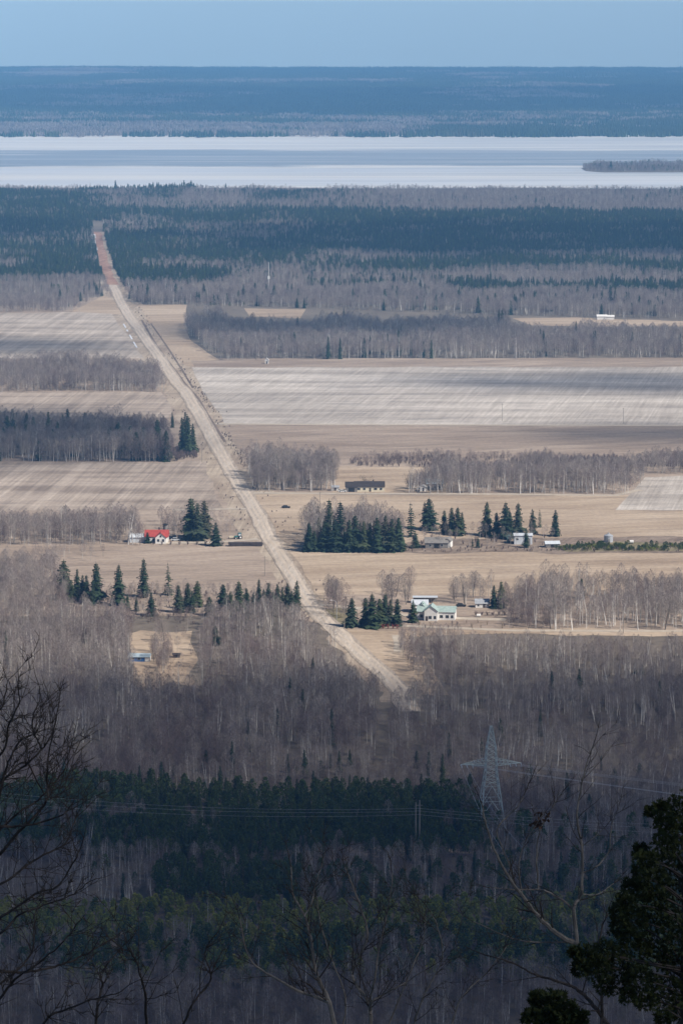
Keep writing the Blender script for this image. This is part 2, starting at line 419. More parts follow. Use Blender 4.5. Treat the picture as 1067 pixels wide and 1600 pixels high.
m, t, b = mat('gravel', .95)
c = ramp(t, noise(t, mapped(t, (1 / 3, 1 / 120, 1), .12), 1, 4, .6), [(.3, (.46, .385, .305)), (.7, (.58, .495, .405))])
t.links.new(mix(t, 1.0, c, ramp(t, noise(t, mapped(t, (1 / 1.0, 1 / 90, 1), .12), 1, 3), [(.35, (.92, .92, .92)), (.65, (1.05, 1.05, 1.05))]), 'MULTIPLY'), b.inputs['Base Color'])
M['gravel'] = m
M['track'] = m_field('packed gravel', (.40, .34, .285), (.50, .435, .365), (.57, .51, .44), 1, 60, .12, (.36, .3, .25), .3, (4, 60))
M['shoulder'] = m_field('loose gravel shoulder', (.30, .25, .205), (.40, .34, .28), (.50, .43, .36), 1, 30, .12, (.24, .2, .16), .4, (3, 30))
red = m_field('reddish dirt', (.24, .13, .09), (.36, .205, .145), (.46, .31, .23), 3, 20, .1, (.22, .15, .12), .4, (15, 60))
strip('dirt_track', [p for p in SR if p[1] < 447], red, .15, 'reddish dirt track running on through the far woods', .0, 3, (-1, -.4, .4, 1))
strip('road', [p for p in SR if p[1] >= 442], M['gravel'], .16, 'straight pale gravel road crossing the plain', .12, 1.0, (-1, -.78, -.5, -.2, .1, .4, .72, 1))
lane = m_plain('lane dirt', (.52, .46, .38), (.40, .34, .27), .3)
def path(pts, hw, label, mt=lane, z=.145): strip('path', [(x, y, 0) for x, y in pts], mt, z, label) if 0 else _path(pts, hw, label, mt, z)
def _path(pts, hw, label, mt, z):
    q = [gp(x, y, z) for x, y in pts]; mb = MB(); v = []
    for i, p in enumerate(q):
        tdir = (q[min(i + 1, len(q) - 1)] - q[max(i - 1, 0)]).normalized(); nrm = Vector((-tdir.y, tdir.x, 0)) * hw
        v += [tuple(p + nrm), tuple(p - nrm)]
    mb.add(v, [(2 * i, 2 * i + 1, 2 * i + 3, 2 * i + 2) for i in range(len(q) - 1)])
    me = mb.mesh('path', mt)
    for p in me.polygons:
        if p.normal.z < 0: p.flip()
    me.update()
    tag(obj('path', me), label, None, None, 'structure')
path([(322, 662), (500, 663), (800, 664), (1140, 665)], 3.0, 'thin pale farm track along the foot of the bleached field')
path([(390, 770), (520, 771), (800, 772), (960, 774), (1000, 765)], 2.5, 'farm lane leading to the bungalow')
path([(397, 795), (360, 795), (310, 796), (270, 797)], 2.2, 'faint lane above the red roofed house')
path([(404, 842), (340, 847), (280, 848), (250, 849)], 2.5, 'driveway of the red roofed house')
path([(495, 944), (560, 950), (640, 962), (720, 966), (790, 968)], 2.5, 'driveway to the green roofed house')
path([(520, 977), (640, 978), (800, 985), (1120, 986)], 2.0, 'pale track along the edge of the near right woods')
path([(618, 992), (622, 1005), (621, 1018)], 1.6, 'short pale path at the corner of the woods')
ro = bpy.data.objects['road']; ro.data.materials.append(M['track']); ro.data.materials.append(M['shoulder'])
for i, p in enumerate(ro.data.polygons): p.material_index = (2, 0, 1, 0, 1, 0, 2)[i % 7]
# ditches and snow remains
ditch = m_plain('dark wet ditch', (.26, .20, .16), (.12, .09, .075), .25)
snowm = m_plain('old snow', (.78, .80, .84), (.6, .63, .68), .4)
path([(222, 500), (245, 540), (266, 568), (290, 600), (310, 622), (325, 648), (352, 690)], .8, 'dark brushy ditch along the right side of the road', ditch, .15)
path([(236, 505), (262, 542), (285, 578), (302, 606)], .6, 'second dark ditch line beyond the first', ditch, .15)
for (sa, sb_, sw) in ((366, 372, 2.4), (374, 383, 1.8), (386, 391, 3.0), (394, 404, 2.0), (407, 412, 2.6)): path([(146 + (sa - 366) * .1, sa), (146 + (sb_ - 366) * .1, sb_)], sw, 'patch of old snow left of the dirt track', snowm, .2)
for a_, b_ in ((506, 512), (515, 518), (523, 530), (534, 543)): path([(193.5 + (a_ - 506) * .56, a_), (193.5 + (b_ - 506) * .56, b_)], .6, 'patch of snow lying in the left ditch', snowm, .2)

# ------------------------------------------------------------------ tree prototypes
def rv(rr, s=1.0): return Vector((rr.uniform(-s, s), rr.uniform(-s, s), rr.uniform(-s, s)))
def bare_parts(seed, h=11, spread=2.0, twigs=170, trunk_r=.13, forks=1, lo=.3):
    """trunk with limbs, and a rounded crown of fine upward twigs"""
    rr = random.Random(seed); tk, cr = MB(), MB()
    for fk in range(forks):
        an = rr.uniform(0, 6.283); ln_ = rr.uniform(.02, .07) if forks == 1 else rr.uniform(.12, .2)
        lean = Vector((math.cos(an) * ln_, math.sin(an) * ln_, 0)); hh = h * rr.uniform(.88, 1)
        pt = lambda s: Vector((lean.x * hh * s + .12 * math.sin(3 * s + seed), lean.y * hh * s + .12 * math.cos(4 * s), hh * s))
        tk.tube([pt(0), pt(.35), pt(.7), pt(.95)], [trunk_r, trunk_r * .8, trunk_r * .4, .015], 4, 0, False)
        sp = spread * (1 if forks == 1 else .7)
        for i in range(12):
            s = lo + (1 - lo) * .8 * (i + rr.random()) / 12; a = rr.uniform(0, 6.283)
            p0 = pt(s); d = Vector((math.cos(a), math.sin(a), rr.uniform(.8, 1.5))).normalized()
            ln = sp * rr.uniform(.6, 1.0) * (1.15 - s * .5)
            p1 = p0 + d * ln * .6; p2 = p1 + (d + Vector((0, 0, .5))).normalized() * ln * .5
            tk.tube([p0, p1, p2], [.035, .022, .008], 3, 0, False) if i % 3 == 0 else cr.tube([p0, p1, p2], [.03, .02, .008], 3, 0, False)
        for k in range(twigs // forks):
            u = rr.random(); s = lo + (1.0 - lo) * u; a = rr.uniform(0, 6.283)
            prof = sp * (math.sin(math.pi * min(1, .10 + .93 * u)) ** .7) * (.35 + .65 * rr.random() ** .55)
            q = pt(min(s, 1)) + Vector((math.cos(a) * prof, math.sin(a) * prof, 0))
            dd = (Vector((math.cos(a), math.sin(a), 0)) * .35 + rv(rr, .55) + Vector((0, 0, .75))).normalized()
            L = rr.uniform(.3, .85) * (1 - .35 * (u > .85)); side = dd.cross(rv(rr)).normalized() * rr.uniform(.012, .03)
            cr.tri(q - side, q + side, q + dd * L)
    return tk, cr
def bush_parts(seed, h=4, w_=1.8, twigs=360):
    rr = random.Random(seed); tk, cr = MB(), MB()
    for i in range(9):
        a = rr.uniform(0, 6.283); d = Vector((math.cos(a) * rr.uniform(.1, .45), math.sin(a) * rr.uniform(.1, .45), 1))
        p1 = d * h * rr.uniform(.6, .9)
        tk.tube([Vector((0, 0, 0)), p1 * .5, p1], [.045, .03, .012], 3, 0, False)
        for k in range(twigs // 9):
            q = p1 * rr.uniform(.15, 1) + rv(rr, .2 * w_); dd = (rv(rr, .7) + Vector((0, 0, .8))).normalized()
            side = dd.cross(rv(rr)).normalized() * rr.uniform(.02, .045)
            cr.tri(q - side, q + side, q + dd * rr.uniform(.5, 1.1))
    return tk, cr
def spruce_parts(seed, h=12, r=2.3, tiers=19, narrow=1.0, gap=0.0, low=.05):
    rr = random.Random(seed); tk, cr = MB(), MB()
    tk.tube([(0, 0, 0), (0, 0, h * .5), (0, 0, h * .98)], [.16, .1, .02], 5, 0, False)
    for i in range(tiers):
        s = low + (1 - low) * (i / tiers) ** .95
        z = h * s; rad = r * narrow * ((1 - s) ** .72) * rr.uniform(.68, 1.16) * (1 + .16 * math.sin(seed * 2.1 + z * 1.7)) + .12
        nb = max(4, int(10 - 4 * s))
        for k in range(nb):
            if rr.random() < gap: continue
            a = 2 * math.pi * (k + rr.uniform(-.35, .35)) / nb + i * .7
            L = rad * rr.uniform(.55, 1.25)
            d = Vector((math.cos(a), math.sin(a), 0)); n_ = Vector((-d.y, d.x, 0))
            p0 = Vector((0, 0, z + .12 * L)); pe = d * L + Vector((0, 0, z - .30 * L)); pm = p0.lerp(pe, .55) + Vector((0, 0, .06 * L))
            wd = .30 * L + .12
            cr.add([p0, pm + n_ * wd + Vector((0, 0, -.18)), pe, pm - n_ * wd + Vector((0, 0, -.18)), pm], [(0, 1, 4), (1, 2, 4), (2, 3, 4), (3, 0, 4)])
            for q in range(5):
                b_ = p0.lerp(pe, rr.uniform(.3, 1.08)); s2 = n_ * rr.choice((-1, 1)) * rr.uniform(.15, .45) * min(1, L)
                cr.tri(b_, b_ + s2 + d * .1, b_ + s2 * .5 + Vector((0, 0, -rr.uniform(.25, .6))))
    cr.add([(.09, 0, h * .93), (-.05, .08, h * .93), (-.05, -.08, h * .93), (0, 0, h * 1.03)], [(0, 1, 3), (1, 2, 3), (2, 0, 3)])
    return tk, cr
def pine_parts(seed, h=9, r=1.7, n_=150):
    rr = random.Random(seed); tk, cr = MB(), MB()
    tk.tube([(0, 0, 0), (.05, 0, h * .5), (0, .05, h * .95)], [.13, .09, .03], 4, 0, False)
    for i in range(n_):
        s = rr.random() ** .8; a = rr.uniform(0, 6.283)
        z = h * (.25 + .75 * s); prof = r * math.sin(min(1, (1 - s) * 1.25 + .12) * math.pi * .55) * (1 + .25 * math.sin(a * 3 + z))
        rad = prof * rr.uniform(.55, 1.0); c_ = Vector((math.cos(a) * rad, math.sin(a) * rad, z))
        for k in range(4):
            d = (Vector((math.cos(a), math.sin(a), .5)) * .7 + rv(rr, .8)).normalized(); L = rr.uniform(.35, .8)
            sd = d.cross(rv(rr)).normalized() * rr.uniform(.12, .26)
            cr.tri(c_ - sd, c_ + sd, c_ + d * L)
    return tk, cr
PROTO = []          # (trunk mesh, crown mesh, joined object, height)
KIND = {}
pcol = bpy.data.collections.new('tree_kinds')
def add_kind(kind, n_, fn, mt, mc, height):
    KIND[kind] = []
    for i in range(n_):
        tk, cr = fn(i)
        a, b_ = tk.mesh(kind + '_trunk', M[mt]), cr.mesh(kind + '_crown', M[mc])
        j = MB(); j.add(tk.v, tk.f, 0); j.add(cr.v, cr.f, 1)
        o = bpy.data.objects.new('%03d' % len(PROTO), j.mesh(kind, [M[mt], M[mc]]))
        pcol.objects.link(o)
        KIND[kind].append(len(PROTO)); PROTO.append((a, b_, o, height))
add_kind('bare', 6, lambda i: bare_parts(10 + i, 10.5, 2.0, 850, .11, 1 if i < 5 else 2, .42), 'bark_pale', 'twig', 11)
add_kind('birch', 4, lambda i: bare_parts(30 + i, 11.5, 1.6, 480, .17, 1 if i < 3 else 2, .5), 'bark_birch', 'twig', 12)
add_kind('purple', 4, lambda i: bare_parts(50 + i, 9, 2.2, 950, .07, 1 + i % 2, .14), 'bark_grey', 'twig_red', 9)
add_kind('bush', 4, lambda i: bush_parts(70 + i), 'bark_grey', 'twig_red', 4)
add_kind('tanbush', 3, lambda i: bush_parts(80 + i, 5, 2.6, 240), 'bark_grey', 'twig_tan', 5)
add_kind('spruce', 9, lambda i: spruce_parts(90 + i, 12, 2.7 + .2 * (i % 3), 22, 1.0), 'bark_dark', 'spruce', 12)
add_kind('slim', 3, lambda i: spruce_parts(100 + i, 12, 1.6, 22, 1.0, .08), 'bark_dark', 'spruce', 12)
add_kind('sparse', 2, lambda i: spruce_parts(110 + i, 12, 1.5, 15, 1.0, .35), 'bark_grey', 'spruce', 12)
add_kind('pine', 7, lambda i: pine_parts(120 + i), 'bark_dark', 'pine', 9)
add_kind('yellow', 4, lambda i: pine_parts(130 + i, 6, 1.5, 120), 'bark_dark', 'pine_yellow', 6)
add_kind('round', 3, lambda i: bare_parts(140 + i, 11, 3.8, 2400, .18, 2, .22), 'bark_grey', 'twig', 11)
# patches of far wood, sixty metres across
def patch_mesh(seed, conifer):
    rr = random.Random(seed); mb = MB()
    for i in range(46):
        x, y = rr.uniform(-32, 32), rr.uniform(-32, 32); h = rr.uniform(8, 14) if conifer else rr.uniform(8, 13)
        if conifer:
            n_ = 4; a0 = rr.random() * 6; rr_ = rr.uniform(2.2, 3.6)
            mb.add([(x + rr_ * math.cos(a0 + k * 1.57), y + rr_ * math.sin(a0 + k * 1.57), 1) for k in range(4)] + [(x, y, h)], [(k, (k + 1) % 4, 4) for k in range(4)])
        else:
            for k in range(18):
                a = rr.random() * 6.28; q = Vector((x + rr.uniform(-2, 2), y + rr.uniform(-2, 2), rr.uniform(1, h * .5)))
                s_ = Vector((math.cos(a), math.sin(a), 0)) * rr.uniform(.3, .8)
                mb.tri(q - s_, q + s_, q + Vector((rr.uniform(-1, 1), rr.uniform(-1, 1), h * .5)))
    return mb
for kind, con, mt in (('farcon', 1, 'spruce'), ('farbare', 0, 'twig')):
    KIND[kind] = []
    for i in range(4):
        o = bpy.data.objects.new('%03d' % len(PROTO), patch_mesh(200 + i + 9 * con, con).mesh(kind, M[mt]))
        pcol.objects.link(o); KIND[kind].append(len(PROTO)); PROTO.append((None, None, o, 12))

# ------------------------------------------------------------------ scattering (woods too dense to count)
ng = bpy.data.node_groups.new('scatter_trees', 'GeometryNodeTree')
ng.interface.new_socket('Geometry', in_out='INPUT', socket_type='NodeSocketGeometry')
ng.interface.new_socket('Geometry', in_out='OUTPUT', socket_type='NodeSocketGeometry')
gi, go = ng.nodes.new('NodeGroupInput'), ng.nodes.new('NodeGroupOutput')
ip = ng.nodes.new('GeometryNodeInstanceOnPoints'); ci = ng.nodes.new('GeometryNodeCollectionInfo')
ci.inputs['Collection'].default_value = pcol; ci.inputs['Separate Children'].default_value = True; ci.inputs['Reset Children'].default_value = True
def attr(name, ty):
    a = ng.nodes.new('GeometryNodeInputNamedAttribute'); a.data_type = ty; a.inputs[0].default_value = name
    return [o_ for o_ in a.outputs if o_.enabled and o_.name == 'Attribute'][0]
L = ng.links.new
L(gi.outputs[0], ip.inputs['Points']); L(ci.outputs[0], ip.inputs['Instance']); ip.inputs['Pick Instance'].default_value = True
L(attr('kind_index', 'INT'), ip.inputs['Instance Index'])
cx = ng.nodes.new('ShaderNodeCombineXYZ'); L(attr('turn', 'FLOAT'), cx.inputs[2]); L(cx.outputs[0], ip.inputs['Rotation'])
L(attr('size', 'FLOAT_VECTOR'), ip.inputs['Scale']); L(ip.outputs[0], go.inputs[0])
def scatter(name, X, Y, Z, idx, scl, label, xy=None):
    n_ = len(X)
    if n_ == 0: return
    me = bpy.data.meshes.new(name); me.vertices.add(n_)
    me.vertices.foreach_set('co', np.stack([X, Y, Z], 1).astype(np.float32).ravel())
    a = me.attributes.new('kind_index', 'INT', 'POINT'); a.data.foreach_set('value', np.asarray(idx, np.int32))
    a = me.attributes.new('turn', 'FLOAT', 'POINT'); a.data.foreach_set('value', RN.uniform(0, 6.283, n_).astype(np.float32))
    s3 = np.stack([scl * (RN.uniform(.85, 1.15, n_) if xy is None else xy), scl * (RN.uniform(.85, 1.15, n_) if xy is None else xy), scl], 1)
    a = me.attributes.new('size', 'FLOAT_VECTOR', 'POINT'); a.data.foreach_set('vector', s3.astype(np.float32).ravel())
    o = obj(name, me); md = o.modifiers.new('trees', 'NODES'); md.node_group = ng
    tag(o, label, None, None, 'stuff')
    return o
KN = ['bare', 'birch', 'purple', 'bush', 'tanbush', 'spruce', 'slim', 'pine', 'yellow', 'round']
def pick(mixw, n_):
    """kind numbers drawn from weights; mixw is {kind: weight or array}"""
    ks = list(mixw); W = np.stack([np.broadcast_to(np.asarray(mixw[k], float), (n_,)) for k in ks], 0)
    W = np.cumsum(W, 0); r = RN.rand(n_) * W[-1]
    w_ = (r[None] > W).sum(0)
    idx = np.zeros(n_, int)
    for i, k in enumerate(ks):
        s = w_ == i; arr = np.array(KIND[k]); idx[s] = arr[RN.randint(0, len(arr), s.sum())]
    return idx, np.array(ks)[w_]
def sample(poly, spacing, lift=0.0, margin=0):
    """jittered grid of ground points whose place in the photograph lies inside poly"""
    ys_ = [p[1] for p in poly]; ya, yb = gp(533, max(ys_) + lift * 5.5 + 1).y, gp(533, max(min(ys_), 110)).y
    xm = max(abs(gp(p[0], p[1]).x) for p in poly) + 5
    nx_, ny_ = int(2 * xm / spacing) + 1, int((yb - ya) / spacing) + 1
    gx, gy = np.meshgrid(np.arange(nx_), np.arange(ny_))
    X = -xm + (gx + RN.rand(*gx.shape)) * spacing; Y = ya + (gy + RN.rand(*gx.shape)) * spacing
    X, Y = X.ravel(), Y.ravel()
    px, py = to_px(X, Y, lift)
    wob = (fnoise(X / 18, Y / 18, 3) - .5)
    k = in_poly(poly, px + wob * 10, py + wob * 3)
    return X[k], Y[k], px[k], py[k]
CLEAR = [p for (nm, p, mt, lb) in S_FIELDS[:-1]]
def clear_mask(X, Y, px, py, road=1.7, polys=CLEAR):
    k = np.ones(len(X), bool)
    for p in polys: k &= ~in_poly(p, px, py)
    rw = road_w(py) * road + 2
    k &= ~((np.abs(px - road_x(py) - 2) < rw) & (py < 1100) & (py > 345))
    return k
WOODS = []
def wood(poly, mixw, spacing, scale, label, lift=0.0, clear=True, jit=.2, road=1.7, name='woodland'):
    X, Y, px, py = sample(poly, spacing, lift)
    gx, gy = to_px(X, Y, 0)
    k = clear_mask(X, Y, gx, gy, road) if clear else np.ones(len(X), bool)
    tx, ty_ = to_px(X, Y, 9.5 * scale)
    if clear: k &= ~((tx > road_x(ty_) - road_w(ty_) - 3) & (tx < road_x(ty_)) & (ty_ > 900) & (ty_ < 1082))
    spacing_ = spacing
    X, Y, px, py = X[k], Y[k], px[k], py[k]
    if callable(mixw): mixw_ = mixw(X, Y, px, py)
    else: mixw_ = mixw
    if len(X) > 400 and lift == 0 and spacing < 4.3:     # little openings and tone patches
        nn = fnoise(X / 8 + 70, Y / 12 + 30, 3); kk = nn > .33
        X, Y, px, py = X[kk], Y[kk], px[kk], py[kk]; mixw_ = mixw(X, Y, px, py) if callable(mixw) else dict(mixw)
        n2_ = fnoise(X / 26 + 7, Y / 40 + 90, 2)
        if 'purple' in mixw_: mixw_['purple'] = mixw_['purple'] * np.clip((n2_ - .42) * 8, .15, 3)
        if 'birch' in mixw_: mixw_['birch'] = mixw_['birch'] * np.clip((.55 - n2_) * 9, .2, 3.5)
    idx, kinds = pick(mixw_, len(X))
    n1 = fnoise(X / 40, Y / 40, 3)
    scl = scale * (1 + jit * RN.randn(len(X)) * .7) * np.clip(.55 + .9 * n1, .72, 1.22)
    scl = np.clip(scl, .35 * scale, 1.6 * scale)
    WOODS.append(dict(name=name, X=X, Y=Y, idx=idx, kinds=kinds, scl=scl, label=label))
B = lambda **k: k
# beyond the first farms: continuous woods up to the lake
def far_mix(X, Y, px, py):
    n1 = fnoise(X / 220 + 40, Y / 230 + 11, 3); n2 = fnoise(X / 80 + 3, Y / 80 + 8, 3)
    c = np.clip((n1 - .5) * 9 + .45 + (n2 - .5) * 4, 0, 1)
    bump = lambda x0, x1, y0, y1, s=14: np.clip((px - x0) / 60 + .5, 0, 1) * np.clip((x1 - px) / 60 + .5, 0, 1) * np.clip((py - y0) / 5 + .5, 0, 1) * np.clip((y1 - py) / 5 + .5, 0, 1)
    c = c * .72
    for (x0, x1, y0, y1, v) in ((-100, 140, 302, 405, .72), (150, 700, 330, 395, .66), (480, 1300, 332, 400, .85), (330, 1300, 404, 424, .6), (700, 1300, 446, 460, .95), (230, 560, 410, 438, .55), (150, 560, 298, 318, .35)):
        m_ = bump(x0, x1, y0, y1); c = c * (1 - m_) + v * m_
    c = np.clip((c + (n2 - .5) * 1.3 - .5) * 2.0 + .5, .0, .93)
    for (x0, x1, y0, y1) in ((150, 520, 314, 329), (520, 1300, 296, 330), (440, 1300, 428, 445), (-100, 1300, 462, 500), (-100, 160, 440, 480), (960, 1300, 398, 412), (800, 860, 372, 380)):
        m_ = bump(x0, x1, y0, y1); c = c * (1 - .9 * m_)
    return B(bare=(1 - c) * .55, birch=(1 - c) * .03, purple=(1 - c) * .33, spruce=c * .5, pine=c * .3, slim=c * .2)
wood([(-150, 296), (1220, 298), (1220, 480), (-150, 480)], far_mix, 5.0, .66, 'continuous grey and dark green woods between the farms and the lake', clear=True, road=1.35)
wood([(-150, 470), (112, 480), (150, 478), (140, 488), (-150, 489)], B(bare=.7, purple=.3), 4.4, .95, 'grey woods behind the farthest left field')
wood([(190, 462), (1220, 462), (1220, 500), (900, 496), (480, 482), (300, 478), (214, 476)], B(bare=.7, birch=.06, purple=.3, spruce=.04), 4.4, .95, 'grey woods behind the pale clearings')
wood([(288, 508), (330, 500), (380, 517), (480, 519), (520, 512), (790, 514), (800, 525), (960, 529), (1220, 529), (1220, 560), (560, 561), (346, 563), (300, 528)], B(bare=.75, birch=.12, purple=.15, slim=.01), 4.0, 1.05, 'long grey wood along the top of the bleached field', clear=False)
wood([(-150, 575), (210, 580), (248, 598), (255, 612), (-150, 612)], B(bare=.72, birch=.05, purple=.25), 3.6, 1.1, 'brown grey wood between the left fields', clear=False)
wood([(-150, 680), (262, 682), (268, 722), (-150, 722)], B(bare=.5, birch=.04, purple=.6, spruce=.02), 2.8, 1.2, 'dark shaded wood below the narrow striped field', clear=False)
wood([(265, 700), (310, 705), (312, 716), (268, 720)], B(bush=1), 3.0, .7, 'low brush under the roadside spruces', clear=False)
wood([(-150, 825), (215, 832), (222, 852), (-150, 852)], B(bare=.75, birch=.06, purple=.2), 3.8, 1.05, 'grey wood beside the red roofed house', clear=False)
wood([(40, 858), (160, 862), (165, 878), (50, 880)], B(bare=1), 9, .9, 'loose row of thin bare trees in the dull field', clear=False)
wood([(250, 815), (292, 812), (300, 845), (262, 848)], B(bare=.7, purple=.3), 5, .7, 'bare garden trees behind the red roofed house', clear=False)
wood([(320, 812), (372, 830), (378, 842), (330, 850)], B(bare=1), 7, .7, 'thin bare trees between the spruces and the tractor', clear=False)
wood([(388, 738), (470, 733), (525, 745), (522, 768), (398, 769)], B(bare=.8, birch=.08, round=.15), 3.6, 1.2, 'rounded grey birch grove right of the road', clear=False)
wood([(374, 712), (420, 705), (470, 712), (440, 728), (385, 735)], B(bare=.5, purple=.5), 6, .7, 'thin brush beside the road behind the grove', clear=False)
wood([(545, 718), (700, 714), (1220, 716), (1220, 730), (700, 731), (545, 729)], B(purple=.5, bush=.5), 2.6, .5, 'low brown brush across the brownish field', clear=False)
wood([(690, 738), (1000, 738), (1012, 748), (985, 772), (640, 772)], B(bare=.78, birch=.1, purple=.15), 3.4, 1.05, 'grey stand of thin trees right of the bungalow', clear=False)
wood([(640, 762), (700, 748), (700, 771), (640, 771)], B(birch=.7, bare=.3), 6, .8, 'young white birches between the blue roofed house and the stand', clear=False)
wood([(1005, 722), (1220, 722), (1220, 740), (1015, 742)], B(bare=.7, purple=.3), 3.8, .85, 'grey trees behind the corner field', clear=False)
wood([(478, 835), (560, 828), (622, 845), (628, 861), (478, 861)], B(bare=.62, birch=.38), 3.8, 1.35, 'bare birches standing in the dark spruce clump', clear=False)
wood([(478, 850), (628, 853), (630, 862), (476, 862)], B(spruce=.6, slim=.4), 3.2, .85, 'dense spruces filling the clump beside the road', clear=False)
wood([(630, 838), (860, 836), (880, 856), (630, 858)], B(bare=.5, bush=.5), 7, .6, 'brush and saplings among the old farm buildings', clear=False)
wood([(600, 856), (1220, 857), (1220, 863), (600, 863)], B(bush=1), 4, .32, 'low red brown brush along the edge of the debris strip', clear=False, name='brush')
jx = [gp(R.uniform(868, 1075), R.uniform(852, 861)) for _ in range(330)]
jx = [q for q in jx if float(vnoise(q.x / 9, q.y / 9)) > .3]
scatter('brush', np.array([q.x for q in jx]), np.array([q.y for q in jx]), np.zeros(len(jx)), pick(B(yellow=.35, pine=.65), len(jx))[0], RN.uniform(.12, .3, len(jx)), 'low green juniper brush right of the grain bin', xy=RN.uniform(1.2, 2.2, len(jx)))
wood([(505, 925), (545, 925), (548, 965), (510, 968)], B(round=.4, purple=.6), 6, .95, 'leafless bushes beside the street lamp', clear=False)
wood([(592, 925), (650, 925), (648, 945), (590, 945)], B(round=.6, bare=.5), 7, 1.0, 'bare yard trees behind the dark spruces', clear=False)
wood([(700, 930), (770, 928), (775, 948), (700, 945)], B(bare=.6, birch=.2, round=.3), 6.0, 1.0, 'bare trees behind the small white shed', clear=False)
wood([(780, 940), (860, 925), (1220, 925), (1220, 983), (860, 986), (790, 984)], lambda X, Y, px, py: B(bare=.5, birch=.4, purple=.2, round=.04, slim=.004), 3.7, 1.08, 'grey birch wood right of the green roofed house', clear=False)
wood([(555, 966), (630, 968), (628, 978), (560, 978)], B(bush=1), 4, .5, 'brush under the dark spruces', clear=False, name='brush')
wood([(640, 975), (800, 975), (800, 983), (640, 983)], B(tanbush=.5, bush=.5), 5, .45, 'bushes in front of the green roofed house', clear=False, name='brush')
# left woods below the farms
wood([(-150, 885), (90, 890), (110, 975), (-150, 978)], B(bare=.8, purple=.2), 3.4, .9, 'thin grey trees at the left edge below the fields', clear=False)
wood([(90, 925), (440, 925), (465, 950), (470, 975), (90, 978)], B(bare=.35, purple=.55, bush=.3), 3.4, .46, 'bare trees round the long row of spruces', clear=False)
LW = [(-150, 975), (205, 978), (206, 1090), (308, 1092), (312, 1000), (330, 975), (470, 975), (510, 995), (548, 1040), (566, 1072), (590, 1098), (590, 1112), (-150, 1112)]
wood(LW, lambda X, Y, px, py: B(bare=.62, birch=.26, purple=.10 + .25 * (px > 320), tanbush=.03, slim=.004), 3.5, .95, 'pale grey aspen woods left of the road bend', road=1.3)
wood([(240, 985), (312, 985), (308, 1070), (240, 1072)], B(bare=.6, purple=.4), 11, .6, 'scattered bare trees in the blue shed clearing', clear=False)
wood([(238, 1018), (268, 1018), (266, 1056), (244, 1056)], B(bare=.6, purple=1), 3.2, .85, 'dark bare clump right of the blue shed', clear=False)
RW = [(622, 1004), (690, 1008), (760, 1022), (960, 1024), (1220, 1020), (1220, 1112), (700, 1112), (670, 1098), (652, 1066), (632, 1035)]
wood(RW, lambda X, Y, px, py: B(bare=.5, birch=.16, purple=.42, tanbush=.03), 3.5, .82, 'grey brown woods right of the road bend', clear=False)
DW = lambda X, Y, px, py: B(bare=.42, birch=.12 + .35 * ((px > 780) & (py < 1180)), purple=.5, slim=.006)
wood([(-150, 1100), (590, 1100), (586, 1150), (590, 1240), (-150, 1240)], DW, 3.5, .85, 'dark shaded woods left of the road end', clear=False)
wood([(646, 1092), (1220, 1100), (1220, 1300), (720, 1300), (700, 1240), (590, 1240), (606, 1150), (612, 1112), (634, 1108)], DW, 3.5, .85, 'dark shaded woods right of the road end', clear=False)
# bands below, tested at crown height
def band(y0, y1, x0, x1, mx, sp, sc, label): wood([(x0, y0), (x1, y0), (x1, y1), (x0, y1)], mx, sp, sc, label, lift=5.5, clear=False, jit=.15)
def near_mix(X, Y, px, py):
    n1 = fnoise(X / 22 + 9, Y / 45 + 2, 3)
    e = (n1 - .5) * 26
    y = py + e
    pn = np.zeros(len(X)); yl = np.zeros(len(X)); bi = np.full(len(X), .12)
    a = (y > 1218) & (y < 1268) & (px < 745); b_ = (y >= 1268) & (y < 1292) & (px > 230) & (px < 900)
    c_ = (y >= 1285) & (y < 1322) & (px < 800); d = (y >= 1335) & (y < 1400) & (px > 235) & (px < 470)
    pn[a | c_] = .97; pn[b_] = .93; pn[d] = .96
    hw = (y > 1320) & (y < 1400) & (px > 110) & (px < 240); pn[hw] = .05; bi[hw] = .5
    e_ = (y >= 1345) & (y < 1400) & (px > 480); pn[e_] = .42
    r_ = (y >= 1268) & (y < 1345) & (px >= 760); pn[r_] = .15; bi[r_] = .25
    f_ = (y >= 1390) & (y < 1448) & (px < 1100); yl[f_] = .93; pn[f_] = .03
    g_ = (y >= 1440) & (y < 1508) & (px > 100); pn[g_] = np.where(n1[g_] > .66, .3, .55); yl[g_] = np.where(n1[g_] > .66, .1, .42)
    g2 = (y >= 1436) & (y < 1490) & (px <= 120); pn[g2] = .3
    rest = 1 - pn - yl
    return B(pine=pn * .88, slim=pn * .12, yellow=yl, bare=rest * .35, birch=rest * bi, purple=rest * (.65 - bi))
wood([(-150, 1212), (1220, 1212), (1220, 1700), (-150, 1700)], near_mix, 3.3, .8, 'dark bands of pines and bare trees at the foot of the hill', lift=5.5, clear=False, jit=.15)
# roadside brush
Xb, Yb = [], []
for k in range(420):
    y = 480 + 290 * R.random() ** .8; x = float(road_x(y) + road_w(y)) + 13 + R.gauss(0, 4)
    q = gp(x, y)
    if float(vnoise(q.y / 30, 5)) > .38: Xb.append(q.x); Yb.append(q.y)
for k in range(260):
    y = R.uniform(560, 980); sd = R.choice((-1, -1, 1)); x = float(road_x(y)) + sd * (float(road_w(y)) + 8 + R.random() ** 2 * 30)
    q = gp(x, y)
    if float(vnoise(q.y / 40, 15)) > .45: Xb.append(q.x); Yb.append(q.y)
Xb, Yb = np.array(Xb), np.array(Yb)
scatter('brush', Xb, Yb, np.zeros(len(Xb)), pick(B(bush=1), len(Xb))[0], RN.uniform(.1, .34, len(Xb)), 'low dark brush following the road ditch', xy=RN.uniform(1, 1.7, len(Xb)))
